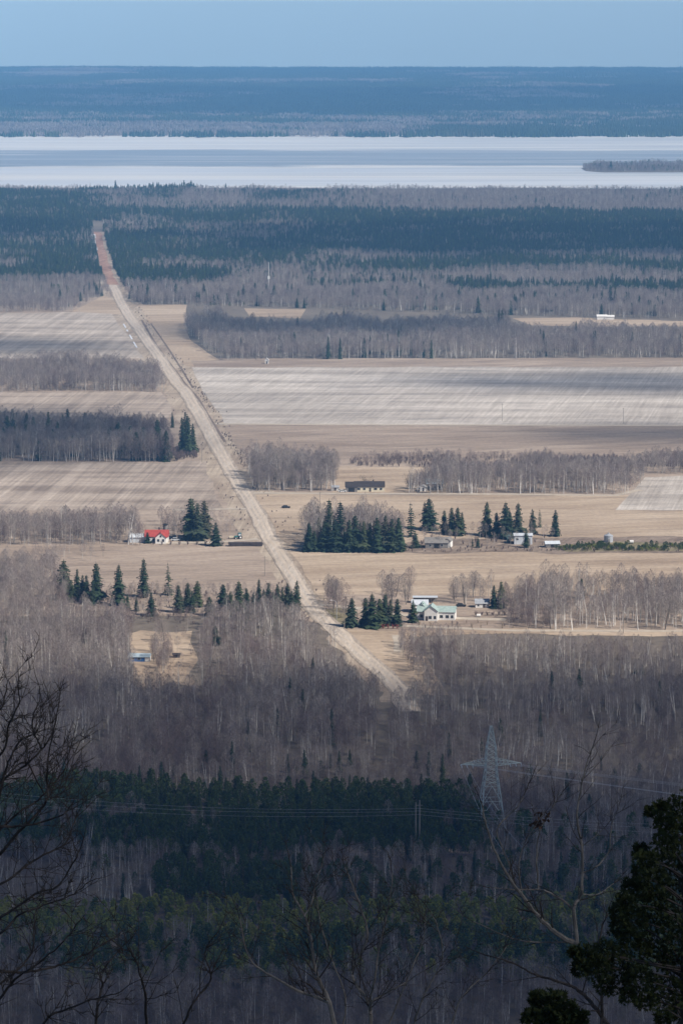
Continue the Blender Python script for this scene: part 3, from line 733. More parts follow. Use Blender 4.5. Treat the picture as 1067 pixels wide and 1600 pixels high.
# field hedges beyond
# island in the lake
isl = [(908, 263), (930, 258), (1220, 257), (1220, 269), (940, 269), (915, 267)]
im = MB(); q = [gp(x, y, .9) for x, y in isl]; im.add([tuple(p) for p in q], [tuple(range(len(q)))[::-1]])
tag(im.build('island', M['floor']), 'low wooded island in the frozen lake on the right', None, None, 'structure')
wood(isl, B(bare=.5, purple=.6, pine=.1), 5, .75, 'dark bare trees covering the lake island', clear=False)
# far shore woods: clumps of trees growing smaller to the horizon
def far_shore():
    Xs, Ys, idx = [], [], []
    Y = y1 - 30
    while Y < YE - 40:
        step = 50
        half = .1067 * Y * 1.12 + 60
        n_ = int(2 * half / 52)
        X = -half + (np.arange(n_) + RN.rand(n_)) * 52
        Xs.append(X); Ys.append(np.full(n_, Y) + RN.uniform(-25, 25, n_)); Y += step
    X, Y = np.concatenate(Xs), np.concatenate(Ys)
    px, py = to_px(X, Y, 0)
    n1 = fnoise(X / 500 + 5, Y / 600 + 3, 4)
    c = np.clip((n1 - .33) * 9, 0, 1)
    c = np.where((py > 120) & (py < 190), np.clip(c + .35, 0, 1), c)
    c = np.where((py > 196) & (py < 213) & (px < 650), .04, c)
    c = np.where((py > 203) & (px > 620), np.clip(c + .3, 0, 1), c)
    c = np.where((py > 180) & (py < 192), c * .6, c)
    for (x0, x1, a, b_) in ((660, 800, 164, 169), (815, 890, 164, 168), (940, 1200, 163, 168), (850, 975, 120, 124), (0, 230, 115, 119), (840, 1100, 196, 201), (420, 620, 180, 184)):
        c = np.where((px > x0) & (px < x1) & (py > a) & (py < b_), -1, c)
    keep = c >= 0; X, Y, c = X[keep], Y[keep], c[keep]
    con = RN.rand(len(X)) < c
    idx = np.where(con, np.array(KIND['farcon'])[RN.randint(0, 4, len(X))], np.array(KIND['farbare'])[RN.randint(0, 4, len(X))])
    scatter('woodland', X, Y, far_z(X, Y), idx, RN.uniform(.8, 1.2, len(X)), 'endless blue hazy forest on the far shore of the lake', xy=np.full(len(X), 1.0))
far_shore()

# ------------------------------------------------------------------ trees that can be told apart
def tree(name, kind, px, by, ty, label, cat, group=None, wf=1.0, var=None, X=None, Y=None, s=None, rz=None):
    i = KIND[kind][(var if var is not None else R.randrange(99)) % len(KIND[kind])]
    a, b_, o, h = PROTO[i]
    if X is None:
        q = gp(px, by); s = (by - ty) * mpp(by) / h; s = max(.2, s)
    else: q = Vector((X, Y, 0))
    e = empty(name, q, R.uniform(0, 6.28) if rz is None else rz, label, cat, group)
    wf *= 1.18 if cat == 'spruce tree' else 1.0; e.scale = (s * wf * R.uniform(.92, 1.1), s * wf * R.uniform(.92, 1.1), s); e.rotation_euler = (R.uniform(-.03, .03), R.uniform(-.03, .03), e.rotation_euler[2])
    obj('trunk', a, e); obj('crown', b_, e)
    return e
ORD = ['first', 'second', 'third', 'fourth', 'fifth', 'sixth', 'seventh', 'eighth', 'ninth', 'tenth', 'eleventh', 'twelfth', 'thirteenth', 'fourteenth', 'fifteenth', 'sixteenth', 'seventeenth', 'eighteenth', 'nineteenth', 'twentieth']
def row(items, phrase, group, look='dark spruce'):
    items = sorted(items, key=lambda t_: t_[0])
    for i, it in enumerate(items):
        px, by, ty = it[:3]; kind = it[3] if len(it) > 3 else 'spruce'; wf = it[4] if len(it) > 4 else 1.0
        lk_ = it[5] if len(it) > 5 else look
        tree('spruce_tree', kind, px, by, ty, '%s, %s from the left %s' % (lk_, ORD[i], phrase), 'spruce tree', group, wf)
row([(285, 706, 650, 'spruce', .62), (295, 710, 647, 'spruce', .66), (303, 708, 660, 'spruce', .7), (290, 701, 641, 'slim', 1, 'narrow dark spruce'), (270, 668, 643, 'slim')], 'beside the road above the grove', 'roadside spruces')
row([(12, 694, 648), (22, 696, 652), (42, 698, 660), (213, 719, 673, 'spruce'), (260, 721, 671, 'slim', 1.35)], 'in front of the shaded left wood', 'spruces of the shaded wood')
row([(300, 843, 776, 'spruce', 1.1), (310, 845, 783), (321, 841, 780, 'spruce', 1.0), (338, 853, 815, 'spruce', 1.3, 'short broad spruce'), (231, 849, 831, 'spruce', 1.3, 'small round spruce')], 'round the red roofed house', 'spruces by the red roofed house')
row([(5, 915, 882), (102, 936, 873, 'spruce', 1.25), (121, 935, 887, 'spruce', .9), (129, 940, 897), (137, 943, 897), (152, 943, 877, 'spruce', 1.05), (176, 947, 930), (185, 946, 880, 'spruce', .9), (200, 952, 927), (225, 933, 871, 'slim', 1.25, 'tall narrow spruce'), (237, 962, 925, 'spruce', 1.3, 'broad low spruce'), (264, 930, 878, 'sparse', 1, 'thin half bare spruce'), (280, 957, 912), (293, 952, 909), (308, 948, 906, 'spruce', 1.1), (327, 962, 931, 'spruce', 1.4, 'short broad spruce'), (112, 941, 904), (145, 946, 906, 'slim'), (300, 957, 922), (214, 955, 932)], 'in the long row below the dull field', 'spruces in the long row')
row([(349, 951, 911, 'spruce', 1.2), (374, 970, 906, 'spruce', 1.0), (404, 953, 903, 'slim'), (420, 951, 909), (434, 953, 911, 'spruce', 1.0), (450, 953, 909, 'spruce', 1), (463, 953, 905, 'slim', 1.3), (361, 956, 922), (386, 957, 917), (396, 960, 924, 'spruce', 1.2), (412, 961, 919), (428, 962, 923), (442, 959, 915, 'slim'), (456, 961, 922)], 'in the long row\'s right part', 'spruces in the long row')
row([(131, 1003, 980, 'slim'), (135, 1004, 983, 'slim'), (337, 1008, 976, 'spruce', 1.2)], 'in the pale left woods', 'lone spruces in the left woods', 'small dark spruce')
row([(642, 839, 784, 'sparse', 1.3, 'thin ragged spruce'), (664, 826, 783, 'slim'), (671, 828, 777, 'spruce', 1.25), (694, 834, 796), (705, 836, 791), (715, 837, 791), (721, 834, 799)], 'behind the old grey barn', 'spruces behind the old barn')
row([(759, 837, 782, 'spruce', 1.0), (775, 840, 799), (789, 841, 783, 'spruce', 1.1), (796, 840, 798), (809, 840, 784, 'spruce', .95), (832, 835, 794, 'slim', 1.3), (843, 824, 795, 'sparse'), (867, 838, 795, 'spruce', .9)], 'in the tall row over the white barn', 'tall spruces over the white barn')
row([(649, 856, 832, 'spruce', 1.4), (738, 854, 840, 'slim'), (746, 856, 839), (821, 856, 824, 'slim', 1.3)], 'among the old farm buildings', 'small spruces by the barns', 'small spruce')
row([(498, 830, 788, 'slim', 1.4), (514, 858, 778, 'slim', 1.3, 'tallest spruce'), (531, 858, 782, 'slim', 1.3), (484, 862, 815), (506, 862, 812), (524, 863, 808), (545, 863, 810), (556, 862, 803), (567, 863, 812), (578, 862, 815), (590, 863, 806), (602, 862, 802), (612, 863, 808), (623, 862, 806)], 'in the clump right of the road', 'spruces of the roadside clump')
row([(549, 980, 932, 'spruce', 1.1), (571, 976, 932), (581, 981, 926, 'spruce', 1.2), (593, 979, 933), (600, 978, 926), (609, 978, 934), (620, 978, 934, 'spruce', 1), (645, 973, 936, 'spruce', 1.0, 'lone spruce')], 'left of the green roofed house', 'spruces by the green roofed house')
row([(771, 950, 913, 'spruce', 1), (782, 950, 907, 'spruce', 1.1), (908, 935, 902, 'spruce', .9)], 'of those around the birch wood', 'spruces by the birch wood')
row([(812, 1088, 1068), (875, 1092, 1071), (901, 1094, 1073), (974, 1032, 1019, 'slim'), (992, 1052, 1037), (1002, 1054, 1035), (1046, 1034, 1023)], 'in the woods right of the road bend', 'small spruces in the right woods', 'small dark spruce')
row([(219, 1195, 1180, 'slim'), (239, 1192, 1166, 'spruce', 1.2), (271, 1212, 1190, 'slim'), (322, 1207, 1170, 'spruce', 1.0), (450, 1207, 1176, 'slim'), (461, 1208, 1184, 'slim'), (477, 1217, 1169, 'slim'), (502, 1215, 1186), (516, 1200, 1176, 'slim'), (530, 1210, 1171, 'slim'), (546, 1197, 1169, 'slim')], 'in the shaded woods left of the pylon', 'spruces in the shaded woods')
row([(651, 1200, 1171), (669, 1212, 1172, 'slim'), (782, 1165, 1120, 'slim'), (826, 1232, 1192), (839, 1240, 1211), (858, 1228, 1198), (892, 1240, 1201), (921, 1280, 1238), (959, 1234, 1197), (998, 1228, 1190)], 'in the woods around the pylon', 'spruces round the pylon')
row([(181, 295, 281), (240, 296, 284), (288, 296, 281), (299, 296, 281), (353, 297, 286)], 'on the near shore of the lake', 'spruces on the lake shore', 'tiny spruce')
tree('spruce_tree', 'spruce', 954, 266, 250, 'single dark spruce on the left part of the lake island', 'spruce tree')
# single white birches
wb = [(646, 1018, 'in the woods behind the road triangle'), (737, 1022, 'at the near edge of the right woods'), (887, 981, 'in front of the birch wood, tallest there'), (868, 984, 'left of the tallest one before the birch wood'), (601, 560, 'before the long grey wood')]
for i, (x, by, wh) in enumerate(wb): tree('birch_tree', 'birch', x, by, by - 46 if i != 4 else by - 30, 'bare white birch ' + wh, 'birch tree', 'single white birches', var=i)
for i, (x, by, ty, wh) in enumerate([(142, 1160, 1118, 'left of the shaded woods, crooked'), (572, 1225, 1188, 'pale and short above the pine band'), (500, 1075, 1025, 'in the aspens left of the road bend'), (55, 1560, 1490, 'at the lower left corner'), (98, 1562, 1495, 'second from the lower left corner')]):
    tree('birch_tree', 'birch', x, by, ty, 'bare white birch ' + wh, 'birch tree', 'single white birches', .8, var=i)
for i, (x, by, ty, lb) in enumerate([(575, 762, 740, 'round brown bush tree behind the bungalow, left one'), (640, 764, 736, 'wide tan willow between the bungalow and the blue roofed house')]):
    tree('willow_tree', 'tanbush', x, by, ty, lb, 'willow', None, 1.6)
for x, by, ty, lb in [(612, 945, 893, 'round bare tree behind the dark spruces, left one'), (634, 945, 893, 'round bare tree behind the dark spruces, right one'), (725, 944, 895, 'large bare tree behind the small white shed'), (868, 975, 888, 'wide bare tree rising over the birch wood'), (440, 765, 690, 'highest bare tree in the rounded grove'), (257, 1002, 965, 'dark forked bare tree above the blue shed')]:
    tree('bare_tree', 'round', x, by, ty, lb, 'bare tree')
for i in range(11):
    x = 236 + i * 13 if i < 8 else 345 + (i - 8) * 5
# nearest of the countless trees become things of their own
need = {'bare': 170, 'pine': 290, 'birch': 60, 'purple': 110}
cand = {k: [] for k in need}
for wi, w_ in enumerate(WOODS):
    if 'foot of the hill' not in w_['label']: continue
    h_ = np.array([PROTO[i][3] for i in w_['idx']]) * w_['scl']
    px, pt_ = to_px(w_['X'], w_['Y'], h_)
    _, pb_ = to_px(w_['X'], w_['Y'], 0)
    vis = (px > 0) & (px < 1067) & (pt_ < 1590)
    for k in need:
        for j in np.nonzero(vis & (w_['kinds'] == k))[0]: cand[k].append((w_['Y'][j], wi, j))
taken = {}
GL = {'bare': ('bare_tree', 'bare grey aspen in the shaded wood along the bottom', 'bare tree', 'bare aspens in the shaded wood'),
      'pine': ('pine_tree', 'dark green pine in the shaded bands below the pylon', 'pine tree', 'pines in the shaded bands'),
      'birch': ('birch_tree', 'white trunked birch in the shaded wood along the bottom', 'birch tree', 'birches in the shaded wood'),
      'purple': ('bare_tree', 'brownish many stemmed bare tree in the shaded wood along the bottom', 'bare tree', 'many stemmed bare trees in the shaded wood')}
for k, lst in cand.items():
    for (_, wi, j) in sorted(lst)[:need[k]]:
        w_ = WOODS[wi]; taken.setdefault(wi, set()).add(int(j))
        nm, lb, ct, gr = GL[k]
        i = w_['idx'][j]; a, b_, o, h = PROTO[i]; s = float(w_['scl'][j])
        e = empty(nm, (float(w_['X'][j]), float(w_['Y'][j]), 0), R.uniform(0, 6.28), lb, ct, gr); e.scale = (s, s, s)
        obj('trunk', a, e); obj('crown', b_, e)
for wi, w_ in enumerate(WOODS):
    k = np.ones(len(w_['X']), bool)
    for j in taken.get(wi, ()): k[j] = False
    scatter(w_['name'], w_['X'][k], w_['Y'][k], np.zeros(k.sum()), w_['idx'][k], w_['scl'][k], w_['label'])
print('scattered', sum(len(w_['X']) for w_ in WOODS))

# ------------------------------------------------------------------ buildings
P = lambda n, c, c2=None, **k: m_plain(n, c, c2, **k)
M['white'] = P('white siding', (.80, .79, .76), (.66, .65, .62)); M['cream'] = P('cream siding', (.72, .66, .50), (.6, .55, .42))
M['red_roof'] = P('red metal roof', (.45, .085, .07), (.32, .06, .05), rough=.5); M['brown_roof'] = P('dark brown shingles', (.06, .05, .048), (.035, .03, .03))
M['green_roof'] = P('green metal roof', (.42, .50, .475), (.26, .36, .33), rough=.5); M['blue_tin'] = P('pale blue tin', (.38, .47, .52), (.3, .38, .44), rough=.4)
M['grey_board'] = P('weathered boards', (.26, .245, .23), (.16, .15, .14)); M['tin'] = P('galvanised tin', (.52, .54, .56), (.36, .38, .41), rough=.45, metal=.3)
M['blue'] = P('blue tarpaulin', (.06, .17, .42), (.05, .13, .34), rough=.5); M['glass'] = P('dark glass', (.05, .06, .07), (.03, .035, .04), rough=.15)
M['pale_metal'] = P('pale metal sheet', (.64, .68, .72), (.5, .54, .58), rough=.4); M['wood_pole'] = P('weathered pole wood', (.34, .31, .27), (.22, .19, .16))
M['steel'] = P('galvanised steel', (.62, .70, .68), (.42, .5, .48), rough=.5, metal=.2); M['wire'] = P('aluminium wire', (.62, .64, .66), (.5, .5, .52), rough=.4)
M['black'] = P('black paint', (.03, .03, .032), (.02, .02, .02)); M['teal'] = P('teal paint', (.05, .20, .20), (.04, .15, .15), rough=.4)
M['brick'] = P('sooty brick', (.10, .085, .08), (.06, .05, .05))
def gable_roof(mb, x0, x1, y0, y1, z, rise, axis='x', ov=.35, th=.14):
    x0 -= ov; x1 += ov; y0 -= ov; y1 += ov
    if axis == 'x':
        my = (y0 + y1) / 2
        prof = [(y0, z), (my, z + rise), (y1, z), (y1, z - th), (my, z + rise - th), (y0, z - th)]
        A = [(x0, a, b_) for a, b_ in prof]; Bv = [(x1, a, b_) for a, b_ in prof]
    else:
        mx = (x0 + x1) / 2
        prof = [(x0, z), (mx, z + rise), (x1, z), (x1, z - th), (mx, z + rise - th), (x0, z - th)]
        A = [(a, y0, b_) for a, b_ in prof]; Bv = [(a, y1, b_) for a, b_ in prof]
    mb.add(A + Bv, [(i, (i + 1) % 6, 6 + (i + 1) % 6, 6 + i) for i in range(6)] + [(0, 5, 4, 1), (1, 4, 3, 2), (6, 7, 10, 11), (7, 8, 9, 10)])
def gable_wall(mb, x0, x1, y0, y1, z, rise, axis='x'):
    mb.box(x0, x1, y0, y1, 0, z)
    if axis == 'x':
        my = (y0 + y1) / 2
        for x in (x0, x1 - .1): mb.add([(x, y0, z), (x, y1, z), (x, my, z + rise * .9), (x + .1, y0, z), (x + .1, y1, z), (x + .1, my, z + rise * .9)], [(0, 1, 2), (3, 5, 4), (0, 3, 4, 1), (1, 4, 5, 2), (2, 5, 3, 0)])
    else:
        mx = (x0 + x1) / 2
        for y in (y0, y1 - .1): mb.add([(x0, y, z), (x1, y, z), (mx, y, z + rise * .9), (x0, y + .1, z), (x1, y + .1, z), (mx, y + .1, z + rise * .9)], [(0, 2, 1), (3, 4, 5), (0, 1, 4, 3), (1, 2, 5, 4), (2, 0, 3, 5)])
def windows(e, lst, frame='white'):
    for (x, y, z, ww, hh) in lst:
        a = MB(); a.box(x - ww / 2 - .08, x + ww / 2 + .08, y - .05, y + .02, z - .08, z + hh + .08)
        f_ = a.build('window', M[frame], e)
        p = MB(); p.box(x - ww / 2, x + ww / 2, y - .08, y - .052, z, z + hh); p.build('pane', M['glass'], f_)
def door(e, x, y, ww=1.0, hh=2.05, m_='brick', name='door'):
    a = MB(); a.box(x - ww / 2, x + ww / 2, y - .06, y + .02, 0, hh); d = a.build(name, M[m_], e)
    h_ = MB(); h_.box(x + ww * .32, x + ww * .4, y - .12, y - .062, 1, 1.12); h_.build('handle', M['tin'], d)
def house(px, by, W, D, H, rise, wall, roof, label, cat='house', axis='x', rz=0, wins=(), dr=None, name=None, wing=None, chim=None, z0=0):
    e = empty(name or cat.replace(' ', '_'), gp(px, by), rz, label, cat)
    a = MB(); gable_wall(a, -W / 2, W / 2, 0, D, H, rise, axis); a.build('wall', M[wall], e)
    r_ = MB(); gable_roof(r_, -W / 2, W / 2, 0, D, H + .02, rise, axis); ro = r_.build('roof', M[roof], e)
    if chim:
        c_ = MB(); c_.box(chim[0] - .35, chim[0] + .35, chim[1] - .35, chim[1] + .35, H + rise * .4, H + rise + chim[2]); c_.build('chimney', M['brick'], ro)
    if wing:
        x0, x1, ya, yb, h2, r2 = wing
        a = MB(); gable_wall(a, x0, x1, ya, yb, h2, r2, 'y'); a.build('wall', M[wall], e)
        r_ = MB(); gable_roof(r_, x0, x1, ya, yb, h2 + .03, r2, 'y'); r_.build('roof', M[roof], e)
    windows(e, wins)
    if dr is not None: door(e, *dr)
    return e
house(245, 848, 10.8, 7, 2.9, 2.7, 'white', 'red_roof', 'white house with a bright red roof and front gable at left', 'house', 'x', 0,
      wins=[(-3.8, 0, 1, 1.1, 1.2), (1.0, -3, 1.0, 1.0, 1.2), (3.3, -3, 1.0, 1.0, 1.2), (2.1, -3, 3.1, .8, .9)], dr=(-1.4, 0), wing=(-.4, 4.6, -3, 3.5, 2.8, 2.4), chim=(1.0, 4.5, 1.0))
e = empty('silo', gp(259, 841), 0, 'dark narrow silo rising behind the red roofed house', 'silo')
a = MB(); a.tube([(0, 0, 0), (0, 0, 6.4)], 1.05, 12); a.build('barrel', M['grey_board'], e)
a = MB(); a.tube([(0, 0, 6.41), (0, 0, 6.7), (0, 0, 7.2)], [1.3, 1.2, .2], 12); a.build('cap', M['black'], e)
e = house(215, 848, 7, 5, 2.6, 1.4, 'pale_metal', 'pale_metal', 'pale grey shed among the trees left of the red roofed house', 'shed')
# long bungalow
house(577, 768.5, 15.5, 8, 2.7, 2.3, 'cream', 'brown_roof', 'long cream bungalow with a dark brown roof', 'house', 'x', 0,
      wins=[(-5.5, 0, 1, 1.6, 1.1), (-2.6, 0, 1, 1.2, 1.1), (3.2, 0, 1, 1.6, 1.1), (6, 0, 1, 1.2, 1.1)], dr=(.4, 0), chim=(2, 4, .8))
house(549, 769, 6, 7, 2.8, 2.2, 'grey_board', 'brown_roof', 'dark garage joined to the left end of the bungalow', 'garage', 'x', 0, dr=(0, 0, 3.2, 2.2, 'black', 'garage_door'))
house(679, 766, 8.4, 6, 3.4, 2.2, 'grey_board', 'blue_tin', 'grey house with a pale blue tin roof beside the willow', 'house', 'x', 0,
      wins=[(-2.6, 0, 1, 1.1, 1.3), (0, 0, 1, 1.1, 1.3), (2.6, 0, 1, 1.1, 1.3)], dr=(1.3, 0, .9))
house(661, 768, 3.6, 3.4, 2.2, 1.1, 'white', 'white', 'small white shed left of the blue roofed house', 'shed', 'y', 0, dr=(0, 0))
house(524, 767, 3.6, 3, 1.9, .8, 'white', 'tin', 'tiny white shed between the grove and the bungalow', 'shed', 'x', 0, dr=(0, 0))
# old farm
house(682, 857, 10.5, 7, 2.6, 2.2, 'grey_board', 'grey_board', 'old weathered grey barn with a sagging roof', 'barn', 'x', 0, wins=[(-3, 0, 1, 1, 1), (2.4, 0, 1, 1, 1)], dr=(0, 0, 2.4, 2.2, 'black', 'barn_door'), name='barn')
house(698, 856, 3.2, 5, 3.2, 1.3, 'white', 'grey_board', 'narrow white gabled shed at the right end of the old grey barn', 'shed', 'y', -.25, dr=(0, 0))
e = house(817, 851, 8.4, 6.5, 4.3, .7, 'pale_metal', 'pale_metal', 'pale blue white metal barn under the tall spruces', 'barn', 'x', .0, wins=[(-2.8, 0, 2.2, 1.1, .8)], dr=(2.0, 0, 2.6, 3, 'grey_board', 'barn_door'), name='barn')
e = house(795, 849, 2.0, 2.2, 3.0, .7, 'teal', 'teal', 'small teal shed left of the metal barn', 'shed', 'y', 0, dr=(0, 0))
house(863, 856, 6.5, 4, 1.9, 1.1, 'grey_board', 'pale_metal', 'low grey shed with a pale roof right of the metal barn', 'shed', 'x', .1, dr=(0, 0, 1.6, 1.7, 'black'))
e = empty('grain_bin', gp(950, 847), 0, 'round galvanised grain bin with a conical roof on the right', 'grain bin')
a = MB()
for k in range(6): a.tube([(0, 0, k * .52), (0, 0, k * .52 + .06), (0, 0, k * .52 + .46), (0, 0, k * .52 + .52)], [2.08, 2.14, 2.14, 2.08], 18, 0, False)
a.build('barrel', M['tin'], e)
a = MB(); a.tube([(0, 0, 3.1), (0, 0, 3.16), (0, 0, 4.1), (0, 0, 4.3)], [2.2, 2.2, .35, .3], 18); r_ = a.build('roof', M['tin'], e)
a = MB(); a.tube([(0, 0, 4.302), (0, 0, 4.5)], .38, 10); a.build('cap', M['tin'], r_)
a = MB(); a.box(-.45, .45, -2.24, -2.1, .3, 1.7); a.build('hatch', M['grey_board'], e)
e = empty('water_tank', gp(986, 850), 0, 'small white tank beside the green brush', 'tank')
a = MB(); a.tube([(-1, 0, 1.1), (-.9, 0, 1.1), (.9, 0, 1.1), (1, 0, 1.1)], [.3, .75, .75, .3], 12); a.build('barrel', M['white'], e)
for sx in (-.6, .6): a = MB(); a.box(sx - .1, sx + .1, -.5, .5, 0, .55); a.build('leg', M['grey_board'], e)
# green roofed house
e = house(681, 969, 15.5, 7, 3.5, 1.9, 'white', 'green_roof', 'white farmhouse with a pale green roof and stepped front gables', 'house', 'x', -.12,
      wins=[(-6, 0, 1, 1.2, 1.2), (2.2, 0, 1, 1.3, 1.2), (4.6, 0, 1, 1.3, 1.2), (6.6, 0, 1, 1.0, 1.2), (-2.2, -2.6, 1, 1.2, 1.2), (-.2, -2.6, 1, 1, 1.2)], dr=(-3.6, -2.6), wing=(-4.6, .8, -2.6, 4, 4.2, 2.2), chim=(-6, 4, .8))
a = MB(); gable_wall(a, -7.6, -4.8, 3, 8.6, 4.6, 1.7, 'y'); a.build('wall', M['white'], e)
a = MB(); gable_roof(a, -7.6, -4.8, 3, 8.6, 4.63, 1.7, 'y'); a.build('roof', M['green_roof'], e)
e = house(656, 958, 6.5, 6, 3.6, 1.6, 'white', 'pale_metal', 'white outbuilding with a pale roof behind the green roofed house', 'outbuilding', 'x', 0, wins=[(-1.8, 0, 1, 1, 1.1), (1.4, 0, 1, 1, 1.1)])
e = empty('open_shed', gp(664, 943), 0, 'long open shed with a pale flat roof behind the farmhouse', 'shed')
a = MB(); a.box(-5, 5, 3.2, 3.4, 0, 2.4); a.build('wall', M['grey_board'], e)
a = MB(); a.box(-5.3, 5.3, -.3, 3.7, 2.52, 2.7); a.build('roof', M['pale_metal'], e)
for k in range(5): a = MB(); a.box(-5 + k * 2.45, -4.8 + k * 2.45, 0, .2, 0, 2.5); a.build('post', M['grey_board'], e)
house(753, 950, 5.6, 4.2, 1.9, 1.7, 'white', 'tin', 'small white shed with a grey roof left of two spruces', 'shed', 'x', 0, wins=[(-1.6, 0, .8, .7, .7)], dr=(.8, 0))
# blue shed
e = empty('long_shed', gp(218, 1034), -.06, 'long blue shed with a white front end in the clearing', 'shed')
a = MB(); gable_wall(a, -4.2, 4.0, 0, 3.6, 1.9, 1.1, 'x'); a.build('wall', M['blue'], e)
a = MB(); gable_roof(a, -4.2, 4.0, 0, 3.6, 1.93, 1.1, 'x'); a.build('roof', M['blue_tin'], e)
a = MB(); a.add([(4.02, -.05, 0), (4.02, 3.65, 0), (4.02, 3.65, 2.0), (4.02, 1.8, 3.0), (4.02, -.05, 2.0), (4.1, -.05, 0), (4.1, 3.65, 0), (4.1, 3.65, 2.0), (4.1, 1.8, 3.0), (4.1, -.05, 2.0)], [(0, 1, 2, 3, 4), (9, 8, 7, 6, 5), (0, 4, 9, 5), (4, 3, 8, 9), (3, 2, 7, 8), (2, 1, 6, 7)]); a.build('end_panel', M['white'], e)
a = MB(); a.box(2.2, 4.3, -.09, -.02, .1, 1.9); a.build('front_panel', M['white'], e)
windows(e, [(-2.6, 0, .8, 1.2, .7), (0, 0, .8, 1.2, .7)])
# dark animal shelter right of it
house(276, 1028, 2.6, 2, 1.3, .5, 'brick', 'brown_roof', 'tiny dark brown hut right of the blue shed', 'hut', 'x', 0, dr=(0, 0, .8, 1.0, 'black'))
# far white sheds
house(940, 499.5, 8, 5, 2.6, 1.3, 'white', 'white', 'white farm shed in the far narrow clearing, left one', 'shed', 'x')
house(953, 499.5, 6, 5, 2.4, 1.1, 'white', 'white', 'white farm shed in the far narrow clearing, right one', 'shed', 'x')
house(417, 568.5, 2.4, 2.4, 2.4, 1.8, 'white', 'white', 'tiny white hut at the edge of the bleached field', 'hut', 'y', dr=(0, 0, 1, 1.9))
e = empty('mast', gp(420, 452), 0, 'thin pale mast with a white box at its foot in the far woods', 'mast')
a = MB(); a.tube([(0, 0, 0), (0, 0, 24)], [.35, .2], 6); a.build('pole', M['white'], e)
a = MB(); a.box(-1.0, 1.0, -1, 1, 9, 11.5); a.build('cabinet', M['white'], e)
# log stack and hedge by the road
e = empty('log_stack', gp(384, 854), .02, 'long dark stack of logs beside the gravel road', 'log stack')
for k in range(24):
    for j in range(3):
        a = MB() if (k == 0 and j == 0) else None
        if a: a.tube([(0, 0, 0), (0, 2.6, 0)], .34, 8); lm = a.mesh('log', M['brick'])
        o = obj('log', lm, e, (-7.8 + k * .66 + (j % 2) * .33, R.uniform(-.15, .15), .34 + j * .6))
for i in range(9):
    tree('shrub', 'bush', 240 + i * 13.5, 851.5, 851.5 - R.uniform(5, 8), 'low round shrub, %s from the left in the hedge before the red roofed house' % ORD[i], 'shrub', 'shrubs in the hedge before the red roofed house', 1.3)
for i in range(6):
    tree('shrub', 'bush', 743 + i * 9, 962, 954 + R.uniform(-1, 1), 'dark clipped shrub, %s from the left in the hedge below the small white shed' % ORD[i], 'shrub', 'shrubs below the small white shed', 1.4)
bm0 = bush_parts(300, 4, 1.8, 200)
rk, rc = bm0[0].mesh('red_shrub', M['bark_grey']), bm0[1].mesh('red_shrub', M['red_twig'])
for i, x in enumerate((598, 606, 614, 621)):
    e = empty('red_shrub', gp(x, 983), i, 'red twigged shrub, %s from the left in front of the dark spruces' % ORD[i], 'shrub', 'red shrubs in front of the spruces'); e.scale = (.8, .8, .62)
    obj('stem', rk, e); obj('twig', rc, e)
# tractor with implement
e = empty('tractor', gp(373, 842), .25, 'teal farm tractor parked left of the road', 'tractor')
a = MB(); a.box(-1.9, -.2, -.45, .45, .9, 1.6); a.build('bonnet', M['teal'], e)
a = MB(); a.box(-.2, 1.2, -.7, .7, .8, 1.5); a.build('body', M['black'], e)
a = MB()
for sx in (-.15, 1.15):
    for sy in (-.65, .65): a.box(sx - .06, sx + .06, sy - .06, sy + .06, 1.5, 2.7)
c_ = a.build('cab', M['teal'], e)
a = MB(); a.box(-.08, 1.08, -.58, .58, 1.5, 2.65); a.build('pane', M['pale_metal'], c_)
a = MB(); a.box(-.3, 1.35, -.8, .8, 2.7, 2.85); a.build('roof', M['teal'], c_)
for (x, r_, w2) in ((.7, .85, .4), (-1.5, .5, .28)):
    for sy in (-1, 1):
        a = MB(); a.tube([(x, sy * .75, r_), (x, sy * (.75 + w2), r_)], r_, 14); wh = a.build('wheel', M['black'], e)
        a = MB(); a.tube([(x, sy * (.76 + w2), r_), (x, sy * (.8 + w2), r_)], r_ * .5, 10); a.build('rim', M['white'], wh)
e = empty('seed_drill', gp(363, 842), 0, 'pale towed implement in front of the tractor', 'implement')
a = MB(); a.box(-1.4, 1.4, -.5, .5, .6, 1.3); a.build('hopper', M['cream'], e)
a = MB(); a.tube([(1.4, 0, .6), (2.6, 0, .55)], .07, 5); a.build('drawbar', M['black'], e)
for sx in (-1.5, 1.5): a = MB(); a.tube([(sx - .12, 0, .45), (sx + .12, 0, .45)], .45, 12); a.build('wheel', M['black'], e)
def car(px, by, mt, label, rz=0):
    e = empty('parked_car', gp(px, by), rz, label, 'car')
    a = MB(); a.add([(-2.1, y, z) for y in (-.85, .85) for z in (.35, .95)] + [(2.1, y, z) for y in (-.85, .85) for z in (.35, .85)], [(0, 1, 3, 2), (4, 6, 7, 5), (0, 4, 5, 1), (2, 3, 7, 6), (1, 5, 7, 3), (0, 2, 6, 4)]); a.build('body', M[mt], e)
    a = MB(); a.add([(-1.7, -.75, .94), (1.1, -.75, .9), (1.1, .75, .9), (-1.7, .75, .94), (-1.3, -.62, 1.42), (.5, -.62, 1.42), (.5, .62, 1.42), (-1.3, .62, 1.42)], [(0, 1, 5, 4), (1, 2, 6, 5), (2, 3, 7, 6), (3, 0, 4, 7)]); a.build('windows', M['glass'], e).name = 'window_band'
    a = MB(); a.box(-1.32, .52, -.64, .64, 1.421, 1.47); a.build('roof', M[mt], e)
    for sx in (-1.35, 1.35):
        for sy in (-.86, .86): a = MB(); a.tube([(sx, sy - .1, .33), (sx, sy + .1, .33)], .33, 12); a.build('wheel', M['black'], e)
